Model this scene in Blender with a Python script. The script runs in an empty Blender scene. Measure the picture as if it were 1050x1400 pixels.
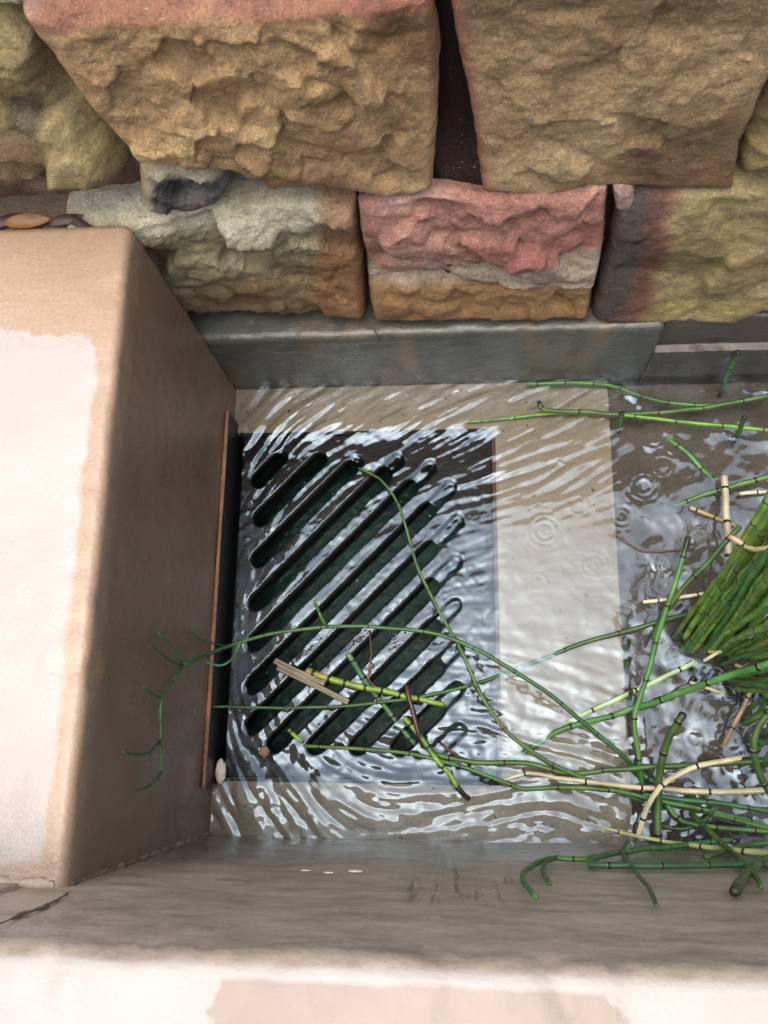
import bpy, bmesh, math, random
import numpy as np
from mathutils import Matrix, Vector
random.seed(7)
RNG = np.random.RandomState(11)
S = bpy.context.scene
COL = S.collection

# ------------------------------------------------------------------ camera, sky, sun, exposure
CAMH, FPX = 1.1, 1177.0
def _rot(a, b, c):
    Rx = np.array([[1,0,0],[0,math.cos(a),-math.sin(a)],[0,math.sin(a),math.cos(a)]])
    Ry = np.array([[math.cos(b),0,math.sin(b)],[0,1,0],[-math.sin(b),0,math.cos(b)]])
    Rz = np.array([[math.cos(c),-math.sin(c),0],[math.sin(c),math.cos(c),0],[0,0,1]])
    return Rz @ Ry @ Rx
R = _rot(0.26049, 0.09026, 0.01282)
cd = bpy.data.cameras.new('camera'); cam = bpy.data.objects.new('camera', cd); COL.objects.link(cam)
cam.matrix_world = Matrix.Translation((0,0,CAMH)) @ Matrix(R.tolist()).to_4x4()
cd.sensor_fit = 'VERTICAL'; cd.sensor_height = 24; cd.lens = FPX/1400*24
cd.clip_start = 0.02; cd.clip_end = 400
S.camera = cam

SUN_EL, SUN_AZ = math.radians(81), math.radians(215)       # azimuth clockwise from +Y
w = bpy.data.worlds.new('World'); S.world = w; w.use_nodes = True
nt = w.node_tree; bgn = nt.nodes['Background']
sky = nt.nodes.new('ShaderNodeTexSky'); sky.sky_type = 'NISHITA'; sky.sun_disc = False
sky.sun_elevation = SUN_EL; sky.sun_rotation = SUN_AZ
sky.air_density = 1.0; sky.dust_density = 8.0; sky.ozone_density = 1.0
nt.links.new(sky.outputs[0], bgn.inputs[0]); bgn.inputs[1].default_value = 0.15
sl = bpy.data.lights.new('sun', 'SUN'); so = bpy.data.objects.new('sun', sl); COL.objects.link(so)
sl.energy = 1.4; sl.angle = math.radians(90); sl.color = (1.0, 0.975, 0.94)
sd = Vector((math.sin(SUN_AZ)*math.cos(SUN_EL), math.cos(SUN_AZ)*math.cos(SUN_EL), math.sin(SUN_EL)))
so.rotation_euler = sd.to_track_quat('Z', 'Y').to_euler(); so.location = sd*20
S.view_settings.view_transform = 'Standard'; S.view_settings.look = 'None'
S.view_settings.gamma = 1; S.view_settings.use_curve_mapping = False
S.view_settings.exposure = .95
S.cycles.use_denoising = True
S.cycles.max_bounces = 10; S.cycles.transparent_max_bounces = 16; S.cycles.caustics_reflective = False
S.cycles.sample_clamp_indirect = 6

# ------------------------------------------------------------------ measuring helpers: a photo pixel met with a real plane
def ray(u, v):
    d = np.array([(np.asarray(u, float)-525)/FPX, -(np.asarray(v, float)-700)/FPX, -np.ones_like(np.asarray(u, float))])
    return np.tensordot(R, d, axes=(1, 0))
def at(u, v, z=None, y=None, x=None):
    d = ray(u, v)
    if z is not None: t = (z-CAMH)/d[2]
    elif y is not None: t = y/d[1]
    else: t = x/d[0]
    return np.array([d[0]*t, d[1]*t, CAMH+d[2]*t])
XB, YK, YF, HB, HF, HK = -0.313, 0.4732, -0.1148, 0.3998, 0.587, 0.150
XG0, XG1, YG0, YG1, XS = -0.3000, 0.0392, 0.4022, -0.0453, 0.1967
XEND = 1.7

# ------------------------------------------------------------------ noise
_perm = RNG.permutation(256); _perm = np.concatenate([_perm, _perm, _perm])
_g3 = RNG.normal(size=(256, 3)); _g3 /= np.linalg.norm(_g3, axis=1)[:, None]
def perlin(x, y, z):
    x, y, z = np.broadcast_arrays(np.asarray(x, float), np.asarray(y, float), np.asarray(z, float))
    xi, yi, zi = np.floor(x).astype(int), np.floor(y).astype(int), np.floor(z).astype(int)
    xf, yf, zf = x-xi, y-yi, z-zi
    f = lambda t: t*t*t*(t*(t*6-15)+10)
    u, v, w_ = f(xf), f(yf), f(zf)
    out = 0
    for dx in (0, 1):
        for dy in (0, 1):
            for dz in (0, 1):
                h = _perm[_perm[_perm[(xi+dx) & 255]+((yi+dy) & 255)]+((zi+dz) & 255)]
                g = _g3[h]
                n = g[..., 0]*(xf-dx)+g[..., 1]*(yf-dy)+g[..., 2]*(zf-dz)
                out = out+n*(u if dx else 1-u)*(v if dy else 1-v)*(w_ if dz else 1-w_)
    return out*1.5
def fbm(x, y, z, o=4, gain=.5):
    s, a, t = 0, 1, 0
    for k in range(o):
        s = s+a*perlin(x*2**k+7.3*k, y*2**k+3.1*k, z*2**k+1.7*k); t += a; a *= gain
    return s/t
def sm(a, b, x):
    t = np.clip((x-a)/(b-a), 0, 1); return t*t*(3-2*t)
def lin(c):
    c = np.asarray(c, float)/255
    return np.where(c <= .04045, c/12.92, ((c+.055)/1.055)**2.4)

# ------------------------------------------------------------------ objects
LOC = {}
def mesh_from(name, V, F, mats, smooth=True, mi=None, col=None):
    me = bpy.data.meshes.new(name)
    V = np.asarray(V, np.float32)
    me.vertices.add(len(V)); me.vertices.foreach_set('co', V.ravel())
    if isinstance(F, np.ndarray):
        n, k = F.shape; lv = F.ravel(); ls = np.arange(n)*k
    else:
        lv = np.concatenate([np.asarray(f) for f in F]); ln = np.array([len(f) for f in F]); ls = np.concatenate([[0], np.cumsum(ln)[:-1]]); n = len(F)
    me.loops.add(len(lv)); me.loops.foreach_set('vertex_index', np.asarray(lv, np.int32))
    me.polygons.add(n); me.polygons.foreach_set('loop_start', np.asarray(ls, np.int32))
    if mi is not None: me.polygons.foreach_set('material_index', np.asarray(mi, np.int32))
    me.update(calc_edges=True)
    me.polygons.foreach_set('use_smooth', np.full(n, smooth))
    if col is not None:
        ca = me.color_attributes.new('albedo', 'FLOAT_COLOR', 'POINT')
        c4 = np.ones((len(V), 4), np.float32); c4[:, :3] = col; ca.data.foreach_set('color', c4.ravel())
    for m in (mats if isinstance(mats, (list, tuple)) else [mats]): me.materials.append(m)
    me.validate(); me.update()
    return me
def link(name, data, parent=None, loc=(0, 0, 0)):
    o = bpy.data.objects.new(name, data); COL.objects.link(o)
    o.location = loc; LOC[o.name] = Vector(loc)
    if parent is not None:
        o.parent = parent; o.matrix_parent_inverse = Matrix.Translation(-LOC[parent.name])
    return o
def obj(name, V, F, mats, parent=None, origin=None, **k):
    V = np.asarray(V, float)
    if origin is None: origin = (0, 0, 0) if parent is None else tuple(V.mean(0))
    return link(name, mesh_from(name, V-np.asarray(origin), F, mats, **k), parent, origin)
def tag(o, label=None, cat=None, group=None, kind=None):
    if label: o['label'] = label
    if cat: o['category'] = cat
    if group: o['group'] = group
    if kind: o['kind'] = kind
    return o
def thing(name, loc, label, cat, group=None):
    return tag(link(name, None, None, tuple(loc)), label, cat, group)
def grid_faces(nu, nv, wrap=False):
    i = np.arange(nu if wrap else nu-1)[:, None]; j = np.arange(nv-1)[None, :]
    i2 = (i+1) % nu
    return np.stack([i*nv+j, i2*nv+j, i2*nv+j+1, i*nv+j+1], -1).reshape(-1, 4)

# ------------------------------------------------------------------ materials
def mat(name):
    m = bpy.data.materials.new(name); m.use_nodes = True
    n = m.node_tree.nodes; l = m.node_tree.links
    return m, n, l, n['Principled BSDF']
def nd(n, typ, **k):
    x = n.new(typ)
    for a, b in k.items(): setattr(x, a, b)
    return x
def noise(n, l, co, scale, detail=6, rough=.6, vec_scale=None):
    if vec_scale:
        mp = n.new('ShaderNodeMapping'); mp.inputs['Scale'].default_value = vec_scale; l.new(co, mp.inputs[0]); co = mp.outputs[0]
    t = n.new('ShaderNodeTexNoise'); t.inputs['Scale'].default_value = scale; t.inputs['Detail'].default_value = detail
    t.inputs['Roughness'].default_value = rough; l.new(co, t.inputs['Vector']); return t.outputs['Fac']
def ramp(n, l, fac, stops):
    r = n.new('ShaderNodeValToRGB'); e = r.color_ramp.elements
    while len(e) < len(stops): e.new(.5)
    for k, (p, c) in enumerate(stops):
        e[k].position = p; e[k].color = (*c, 1) if len(c) == 3 else c
    l.new(fac, r.inputs[0]); return r.outputs[0]
def mix(n, l, fac, a, b, mode='MIX'):
    x = n.new('ShaderNodeMix'); x.data_type = 'RGBA'; x.blend_type = mode
    for s_, v in ((x.inputs[0], fac), (x.inputs[6], a), (x.inputs[7], b)):
        if hasattr(v, 'is_linked') or isinstance(v, bpy.types.NodeSocket): l.new(v, s_)
        elif isinstance(v, (tuple, list)): s_.default_value = (*v, 1)
        else: s_.default_value = v
    return x.outputs[2]
def math_(n, l, op, a, b=None, c=None):
    x = n.new('ShaderNodeMath'); x.operation = op
    for k, v in enumerate((a, b, c)):
        if v is None: continue
        if isinstance(v, bpy.types.NodeSocket): l.new(v, x.inputs[k])
        else: x.inputs[k].default_value = v
    return x.outputs[0]
def bump(n, l, h, bs, dist, strength=1.0, prev=None):
    b = n.new('ShaderNodeBump'); b.inputs['Distance'].default_value = dist; b.inputs['Strength'].default_value = strength
    l.new(h, b.inputs['Height'])
    if prev is not None: l.new(prev, b.inputs['Normal'])
    l.new(b.outputs[0], bs.inputs['Normal']); return b.outputs[0]
def geopos(n, l):
    g = n.new('ShaderNodeNewGeometry'); s_ = n.new('ShaderNodeSeparateXYZ'); l.new(g.outputs['Position'], s_.inputs[0])
    return g.outputs['Position'], s_.outputs

def concrete(name, a, b, scale=9, rough=(.35, .6), stain=None, bumpd=.0012, extra=None, spec=.5):
    m, n, l, bs = mat(name); P, xyz = geopos(n, l)
    f1 = noise(n, l, P, scale, 7, .62); c = ramp(n, l, f1, [(.3, a), (.7, b)])
    fine = noise(n, l, P, 260, 4, .7); c = mix(n, l, .35, c, ramp(n, l, fine, [(.3, tuple(.72*x for x in a)), (.72, tuple(1.25*x for x in b))]))
    if stain:
        sc, (s0, s1), scol, amt = stain
        f2 = noise(n, l, P, 6, 6, .65, sc); c = mix(n, l, math_(n, l, 'MULTIPLY', ramp(n, l, f2, [(s0, (0, 0, 0)), (s1, (1, 1, 1))]), amt), c, scol)
    wetm = None
    if extra:
        c = extra(n, l, P, xyz, c)
        if isinstance(c, tuple): c, wetm = c
    l.new(c, bs.inputs['Base Color'])
    fr = noise(n, l, P, 14, 5, .6)
    rg = ramp(n, l, fr, [(.3, (rough[0],)*3), (.7, (rough[1],)*3)])
    if wetm is not None: rg = mix(n, l, wetm, rg, (.13, .13, .13))
    l.new(rg, bs.inputs['Roughness'])
    bs.inputs['Specular IOR Level'].default_value = spec
    b1 = bump(n, l, noise(n, l, P, 320, 5, .7), bs, bumpd, .6)
    bump(n, l, noise(n, l, P, 40, 6, .6), bs, bumpd*3, .5, b1)
    return m

def block_top(n, l, P, xyz, c):
    # where the damp stops: a ragged tide line on the upper face, dry pale render inside it
    wob = noise(n, l, P, 26, 6, .65); w2 = math_(n, l, 'MULTIPLY', math_(n, l, 'SUBTRACT', wob, .5), .085)
    big = noise(n, l, P, 5, 3, .5); w3 = math_(n, l, 'MULTIPLY', math_(n, l, 'SUBTRACT', big, .5), .10)
    def less(val, lim, wd=.003):
        mr = n.new('ShaderNodeMapRange'); mr.inputs[1].default_value = lim-wd; mr.inputs[2].default_value = lim+wd
        mr.inputs[3].default_value = 1; mr.inputs[4].default_value = 0; l.new(val, mr.inputs[0]); return mr.outputs[0]
    # corner rounded boundary: y limit sinks towards the edge
    xx = math_(n, l, 'ADD', xyz[0], .47); bulge = math_(n, l, 'MULTIPLY', math_(n, l, 'MAXIMUM', math_(n, l, 'MULTIPLY', xx, -1), 0), .75)
    yy = math_(n, l, 'SUBTRACT', math_(n, l, 'ADD', math_(n, l, 'ADD', xyz[1], w2), w3), bulge)
    k1 = less(yy, DRY_Y1)
    k2 = less(math_(n, l, 'ADD', xyz[0], math_(n, l, 'MULTIPLY', w2, .25)), XB-.020)
    k3 = less(math_(n, l, 'MULTIPLY', math_(n, l, 'ADD', xyz[1], math_(n, l, 'MULTIPLY', w2, .35)), -1), .0965)
    up = n.new('ShaderNodeMapRange'); up.inputs[1].default_value = HB-.012; up.inputs[2].default_value = HB-.006; l.new(xyz[2], up.inputs[0])
    k = math_(n, l, 'MULTIPLY', math_(n, l, 'MULTIPLY', k1, k2), math_(n, l, 'MULTIPLY', k3, up.outputs[0]))
    dryc = ramp(n, l, noise(n, l, P, 7, 5, .6), [(.3, (.285, .258, .242)), (.7, (.312, .288, .272))])
    # soaked flank: the wall of the block below its edge has drunk water
    fl = n.new('ShaderNodeMapRange'); fl.inputs[1].default_value = HB-.035; fl.inputs[2].default_value = HB-.008
    fl.inputs[3].default_value = 1; fl.inputs[4].default_value = 0; l.new(xyz[2], fl.inputs[0])
    soak = ramp(n, l, noise(n, l, P, 4.5, 5, .6, (1, .9, .45)), [(.3, (.118, .076, .046)), (.7, (.200, .134, .085))])
    c = mix(n, l, math_(n, l, 'MULTIPLY', fl.outputs[0], .85), c, soak)
    return mix(n, l, k, c, dryc)
DRY_Y1 = at(120, 450, z=HB)[1]
M_block = concrete('damp_tan_concrete', (.25, .175, .118), (.30, .215, .150), 5, (.2, .4), extra=block_top, bumpd=.0006)

TANX = (at(300, 1375, z=HF)[0]+at(865, 1375, z=HF)[0])/2; TANW = (at(865, 1375, z=HF)[0]-at(300, 1375, z=HF)[0])/2
def grit(n, l, P, xyz, c):
    c = mix(n, l, ramp(n, l, noise(n, l, P, 120, 2, .5), [(.68, (0, 0, 0)), (.71, (.8, .8, .8))]), c, (.06, .045, .03))
    return mix(n, l, math_(n, l, 'MULTIPLY', ramp(n, l, noise(n, l, P, 13, 6, .7), [(.5, (0, 0, 0)), (.68, (1, 1, 1))]), .45), c, (.17, .135, .09))
def front_face(n, l, P, xyz, c):
    zz = math_(n, l, 'ADD', xyz[2], math_(n, l, 'MULTIPLY', math_(n, l, 'SUBTRACT', noise(n, l, P, 12, 6, .6, (1, 1, .3)), .5), .12))
    low = n.new('ShaderNodeMapRange'); low.inputs[1].default_value = .16; low.inputs[2].default_value = .26; low.inputs[3].default_value = 1; low.inputs[4].default_value = 0
    l.new(zz, low.inputs[0])
    c = mix(n, l, math_(n, l, 'MULTIPLY', low.outputs[0], .8), c, (.150, .142, .124))
    # lime scum scraped off in level streaks
    st = noise(n, l, P, 1, 8, .75, (34, 1, 88))
    c = mix(n, l, math_(n, l, 'MULTIPLY', ramp(n, l, st, [(.56, (0, 0, 0)), (.66, (1, 1, 1))]), .5), c, (.56, .48, .38))
    blo = noise(n, l, P, 16, 8, .75, (1, 1, 2.2)); c = mix(n, l, .8, c, ramp(n, l, blo, [(.36, (.62, .60, .57)), (.5, (1, 1, 1)), (.66, (1.3, 1.3, 1.28))]), 'MULTIPLY')
    # drips that ran down
    dr = noise(n, l, P, 1, 5, .65, (85, 1, 6)); dx_ = n.new('ShaderNodeMapRange'); xa, xb_ = at(555, 1200, y=YF)[0], at(700, 1200, y=YF)[0]; dx_.inputs[1].default_value = (xb_-xa)*.6; dx_.inputs[2].default_value = (xb_-xa)*.4
    l.new(math_(n, l, 'ABSOLUTE', math_(n, l, 'SUBTRACT', xyz[0], (xa+xb_)/2)), dx_.inputs[0]); dz_ = n.new('ShaderNodeMapRange'); dz_.inputs[1].default_value = at(600, 1232, y=YF)[2]+.02; dz_.inputs[2].default_value = at(600, 1232, y=YF)[2]-.02; l.new(zz, dz_.inputs[0])
    pl = math_(n, l, 'MULTIPLY', dx_.outputs[0], dz_.outputs[0])
    c = mix(n, l, math_(n, l, 'MULTIPLY', math_(n, l, 'MULTIPLY', ramp(n, l, dr, [(.54, (0, 0, 0)), (.61, (1, 1, 1))]), pl), .7), c, (.105, .085, .062))
    up = n.new('ShaderNodeMapRange'); up.inputs[1].default_value = HF-.013; up.inputs[2].default_value = HF-.003; l.new(xyz[2], up.inputs[0])
    px = math_(n, l, 'ADD', xyz[0], math_(n, l, 'MULTIPLY', math_(n, l, 'SUBTRACT', noise(n, l, P, 12, 5, .6), .5), .09))
    pin = n.new('ShaderNodeMapRange'); pin.inputs[1].default_value = TANW+.002; pin.inputs[2].default_value = TANW-.002; l.new(math_(n, l, 'ABSOLUTE', math_(n, l, 'SUBTRACT', px, TANX)), pin.inputs[0])
    dry = mix(n, l, pin.outputs[0], (.285, .265, .25), (.225, .186, .154))
    yy = math_(n, l, 'ADD', xyz[1], math_(n, l, 'MULTIPLY', math_(n, l, 'SUBTRACT', noise(n, l, P, 22, 6, .65), .5), .007))
    def band(lim):
        ed = n.new('ShaderNodeMapRange'); ed.inputs[1].default_value = lim+.0015; ed.inputs[2].default_value = lim-.0015; l.new(yy, ed.inputs[0]); return ed.outputs[0]
    dry = mix(n, l, band(at(500, 1346, z=HF)[1]), (.31, .287, .268), dry)
    dry = mix(n, l, band(at(500, 1326, z=HF)[1]), ramp(n, l, noise(n, l, P, 45, 6, .7), [(.35, (.20, .155, .115)), (.65, (.33, .285, .24))]), dry)
    return mix(n, l, up.outputs[0], c, dry), math_(n, l, 'MULTIPLY', low.outputs[0], .9)
M_front = concrete('washed_grey_concrete', (.345, .282, .208), (.52, .435, .335), 7, (.35, .6), extra=front_face, bumpd=.0006)
M_front2 = concrete('tan_concrete', (.34, .265, .20), (.42, .335, .26), 7, (.4, .6), bumpd=.0009)
M_kerb = concrete('wet_slate_concrete', (.042, .047, .040), (.082, .086, .072), 6, (.10, .28), stain=((2.2, 1, 1), (.52, .68), (.17, .115, .07), .6), bumpd=.0008)
M_kerb2 = concrete('wet_brown_concrete', (.040, .037, .030), (.080, .072, .060), 8, (.15, .35), bumpd=.0009)
M_apron = concrete('pale_apron_concrete', (.170, .151, .118), (.245, .222, .180), 7, (.4, .6), stain=((1, 1, 1), (.6, .75), (.28, .16, .085), .45), bumpd=.0008, spec=.12, extra=grit)
M_mud = concrete('silty_pond_floor', (.058, .051, .045), (.118, .105, .094), 11, (.5, .8), stain=((1, 1, 1), (.5, .7), (.15, .115, .09), .6), bumpd=.003, spec=.12)
M_ground = concrete('bare_soil', (.10, .075, .05), (.17, .13, .09), 5, (.7, .9), bumpd=.004)
M_joint = concrete('crumbly_joint_mortar', (.07, .052, .036), (.33, .27, .20), 60, (.6, .9), bumpd=.002)
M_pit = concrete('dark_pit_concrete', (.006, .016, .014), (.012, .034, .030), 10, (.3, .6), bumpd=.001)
M_iron = concrete('wet_black_iron', (.005, .005, .006), (.013, .012, .012), 22, (.25, .5), stain=((3, 3, 3), (.55, .75), (.035, .018, .012), .5), bumpd=.0007, spec=.12)
M_plate = concrete('black_sheet', (.006, .006, .007), (.013, .012, .012), 20, (.3, .5), bumpd=.0005)
M_rust = concrete('rusted_steel_edge', (.13, .052, .026), (.33, .17, .105), 30, (.5, .8), stain=((3, 3, 3), (.5, .7), (.05, .02, .012), .6), bumpd=.001)

M_darkrust = concrete('dull_rust', (.03, .016, .011), (.085, .045, .032), 40, (.5, .8), bumpd=.001)

M_silt = concrete('black_root_silt', (.010, .009, .006), (.035, .028, .018), 40, (.5, .8), bumpd=.003)
def stone_mat():
    m, n, l, bs = mat('damp_sandstone'); P, xyz = geopos(n, l)
    at_ = n.new('ShaderNodeAttribute'); at_.attribute_name = 'albedo'
    f = noise(n, l, P, 38, 10, .78); c = mix(n, l, .9, at_.outputs['Color'], ramp(n, l, f, [(.30, (.40, .37, .34)), (.48, (1, 1, 1)), (.70, (1.5, 1.46, 1.38))]), 'MULTIPLY')
    d1 = noise(n, l, P, 130, 5, .8); c = mix(n, l, ramp(n, l, d1, [(.60, (0, 0, 0)), (.68, (.75, .75, .75))]), c, mix(n, l, 1.0, c, (.36, .33, .30), 'MULTIPLY'))
    d2 = noise(n, l, P, 210, 3, .7); c = mix(n, l, ramp(n, l, d2, [(.66, (0, 0, 0)), (.72, (.6, .6, .6))]), c, (.55, .50, .42))
    g = noise(n, l, P, 420, 3, .7); c = mix(n, l, .7, c, ramp(n, l, g, [(.28, (.50, .48, .46)), (.5, (1, 1, 1)), (.72, (1.5, 1.48, 1.42))]), 'MULTIPLY')
    l.new(c, bs.inputs['Base Color'])
    l.new(ramp(n, l, noise(n, l, P, 90, 4, .6), [(.3, (.38,)*3), (.7, (.75,)*3)]), bs.inputs['Roughness'])
    bs.inputs['Specular IOR Level'].default_value = .45
    b1 = bump(n, l, noise(n, l, P, 500, 4, .75), bs, .0016, .9)
    b2 = bump(n, l, noise(n, l, P, 90, 10, .75), bs, .012, .9, b1)
    return m
M_stone = stone_mat()

def water_mat(name, ior, tint):
    m, n, l, bs = mat(name); n.remove(bs); out = n['Material Output']
    fr = n.new('ShaderNodeFresnel'); fr.inputs[0].default_value = ior
    tr = n.new('ShaderNodeBsdfTransparent'); tr.inputs[0].default_value = (*tint, 1)
    gl = n.new('ShaderNodeBsdfGlossy'); gl.inputs['Roughness'].default_value = .085; gl.inputs[0].default_value = (.58, .78, 1, 1)  # gloss tinted blue: the sky's reflected colour is put into the material
    ms = n.new('ShaderNodeMixShader'); l.new(fr.outputs[0], ms.inputs[0]); l.new(tr.outputs[0], ms.inputs[1]); l.new(gl.outputs[0], ms.inputs[2])
    l.new(ms.outputs[0], out.inputs[0]); return m
M_water = water_mat('running_rainwater', 1.62, (.93, .94, .91))
def pitwater_mat():
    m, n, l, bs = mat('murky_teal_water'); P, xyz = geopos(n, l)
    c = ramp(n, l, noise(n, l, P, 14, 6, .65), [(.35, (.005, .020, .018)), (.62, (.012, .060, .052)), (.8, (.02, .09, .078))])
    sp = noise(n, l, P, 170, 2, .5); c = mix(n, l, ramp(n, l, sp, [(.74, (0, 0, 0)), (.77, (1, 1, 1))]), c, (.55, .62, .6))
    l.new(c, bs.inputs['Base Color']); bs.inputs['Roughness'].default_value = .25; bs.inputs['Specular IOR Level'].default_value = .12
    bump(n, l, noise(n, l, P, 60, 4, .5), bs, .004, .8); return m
M_pitwater = pitwater_mat()

def stem_mat(name, a, b, rough=.48, hue=.035):
    m, n, l, bs = mat(name); P, xyz = geopos(n, l)
    oi = n.new('ShaderNodeObjectInfo')
    f = noise(n, l, P, 45, 4, .6); c = ramp(n, l, f, [(.3, a), (.7, b)])
    hv = n.new('ShaderNodeHueSaturation'); l.new(c, hv.inputs['Color'])
    l.new(math_(n, l, 'ADD', math_(n, l, 'MULTIPLY', oi.outputs['Random'], hue), .5-hue/2), hv.inputs['Hue'])
    l.new(math_(n, l, 'ADD', math_(n, l, 'MULTIPLY', oi.outputs['Random'], .6), .7), hv.inputs['Value'])
    uv = n.new('ShaderNodeAttribute'); uv.attribute_name = 'albedo'
    c2 = mix(n, l, 1.0, hv.outputs[0], uv.outputs['Color'], 'MULTIPLY')
    l.new(c2, bs.inputs['Base Color']); bs.inputs['Roughness'].default_value = rough
    bump(n, l, noise(n, l, P, 300, 3, .6), bs, .0004, .5); return m
M_green = stem_mat('horsetail_green', (.036, .112, .026), (.066, .165, .042))
M_clump = stem_mat('clump_green', (.085, .22, .035), (.15, .32, .06))
M_deep = stem_mat('horsetail_deep_green', (.024, .088, .032), (.042, .135, .05))
M_lime = stem_mat('horsetail_lime', (.12, .25, .03), (.22, .36, .05))
M_straw = stem_mat('dead_straw', (.40, .375, .21), (.56, .53, .36), .5, .008)
M_tan = stem_mat('dry_tan_stalk', (.25, .19, .09), (.38, .30, .16), .55, .008)
M_brown = stem_mat('wet_brown_twig', (.045, .018, .012), (.09, .04, .026), .4)
M_sheath, _n, _l, _b = mat('black_node_sheath'); _b.inputs['Base Color'].default_value = (.012, .012, .009, 1); _b.inputs['Roughness'].default_value = .45
M_band, _n, _l, _b = mat('pale_node_band'); _b.inputs['Base Color'].default_value = (.20, .19, .10, 1); _b.inputs['Roughness'].default_value = .5

# ------------------------------------------------------------------ ground, pond floor, pit
def quads(rects, z):
    V, F = [], []
    for (x0, x1, y0, y1) in rects:
        k = len(V); V += [(x0, y0, z), (x1, y0, z), (x1, y1, z), (x0, y1, z)]; F.append((k, k+1, k+2, k+3))
    return V, F
V, F = quads([(-90, -.40, -90, 90), (XEND, 90, -90, 90), (-.40, XEND, -90, -.25), (-.40, XEND, .70, 90)], -.06)
tag(obj('ground', V, F, M_ground, smooth=False), kind='structure')

def slab(name, rects, z, depth, m, seg=.02):
    """horizontal slabs with a lightly uneven upper face and straight sides"""
    V, F = [], []
    for (x0, x1, y0, y1) in rects:
        nx, ny = max(2, int((x1-x0)/seg)+1), max(2, int((y1-y0)/seg)+1)
        X, Y = np.meshgrid(np.linspace(x0, x1, nx), np.linspace(y0, y1, ny), indexing='ij')
        Z = z+.0022*fbm(X*9, Y*9, np.full_like(X, z), 3)
        k = len(V); top = np.stack([X, Y, Z], -1).reshape(-1, 3).tolist(); V += top
        F += [tuple(k+i for i in f) for f in grid_faces(nx, ny)]
        ring = [i*ny for i in range(nx)]+[(nx-1)*ny+j for j in range(1, ny)]+[i*ny+ny-1 for i in range(nx-2, -1, -1)]+[j for j in range(ny-2, 0, -1)]
        b0 = len(V); V += [(V[k+i][0], V[k+i][1], z-depth) for i in ring]; L = len(ring)
        F += [(k+ring[(i+1) % L], k+ring[i], b0+i, b0+(i+1) % L) for i in range(L)]
    return V, F
HX0, HX1, HY0, HY1 = XB-.002, XG1+.006, YG1-.006, YG0+.006      # the pit mouth
V, F = slab('a', [(HX1, XS, YF-.01, YK+.01), (XB-.01, HX1, HY1, YK+.01), (XB-.01, HX1, YF-.01, HY0)], 0, .05, M_apron)
tag(obj('apron_floor', V, F, M_apron, smooth=False), kind='structure')
V, F = slab('b', [(XS, XEND, YF-.01, YK+.01)], -.022, .03, M_mud)
tag(obj('pond_floor', V, F, M_mud, smooth=False), kind='structure')
# pit walls
def box(x0, x1, y0, y1, z0, z1):
    V = [(x, y, z) for x in (x0, x1) for y in (y0, y1) for z in (z0, z1)]
    F = [(0, 1, 3, 2), (4, 6, 7, 5), (0, 4, 5, 1), (2, 3, 7, 6), (0, 2, 6, 4), (1, 5, 7, 3)]
    return V, F
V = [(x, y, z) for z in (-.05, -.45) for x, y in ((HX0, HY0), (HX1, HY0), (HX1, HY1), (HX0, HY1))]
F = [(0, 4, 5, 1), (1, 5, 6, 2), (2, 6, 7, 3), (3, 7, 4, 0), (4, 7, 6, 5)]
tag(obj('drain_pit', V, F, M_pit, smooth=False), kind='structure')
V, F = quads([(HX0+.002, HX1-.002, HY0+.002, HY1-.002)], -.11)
tag(obj('pit_water', V, F, M_pitwater, smooth=False), kind='structure')

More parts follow.
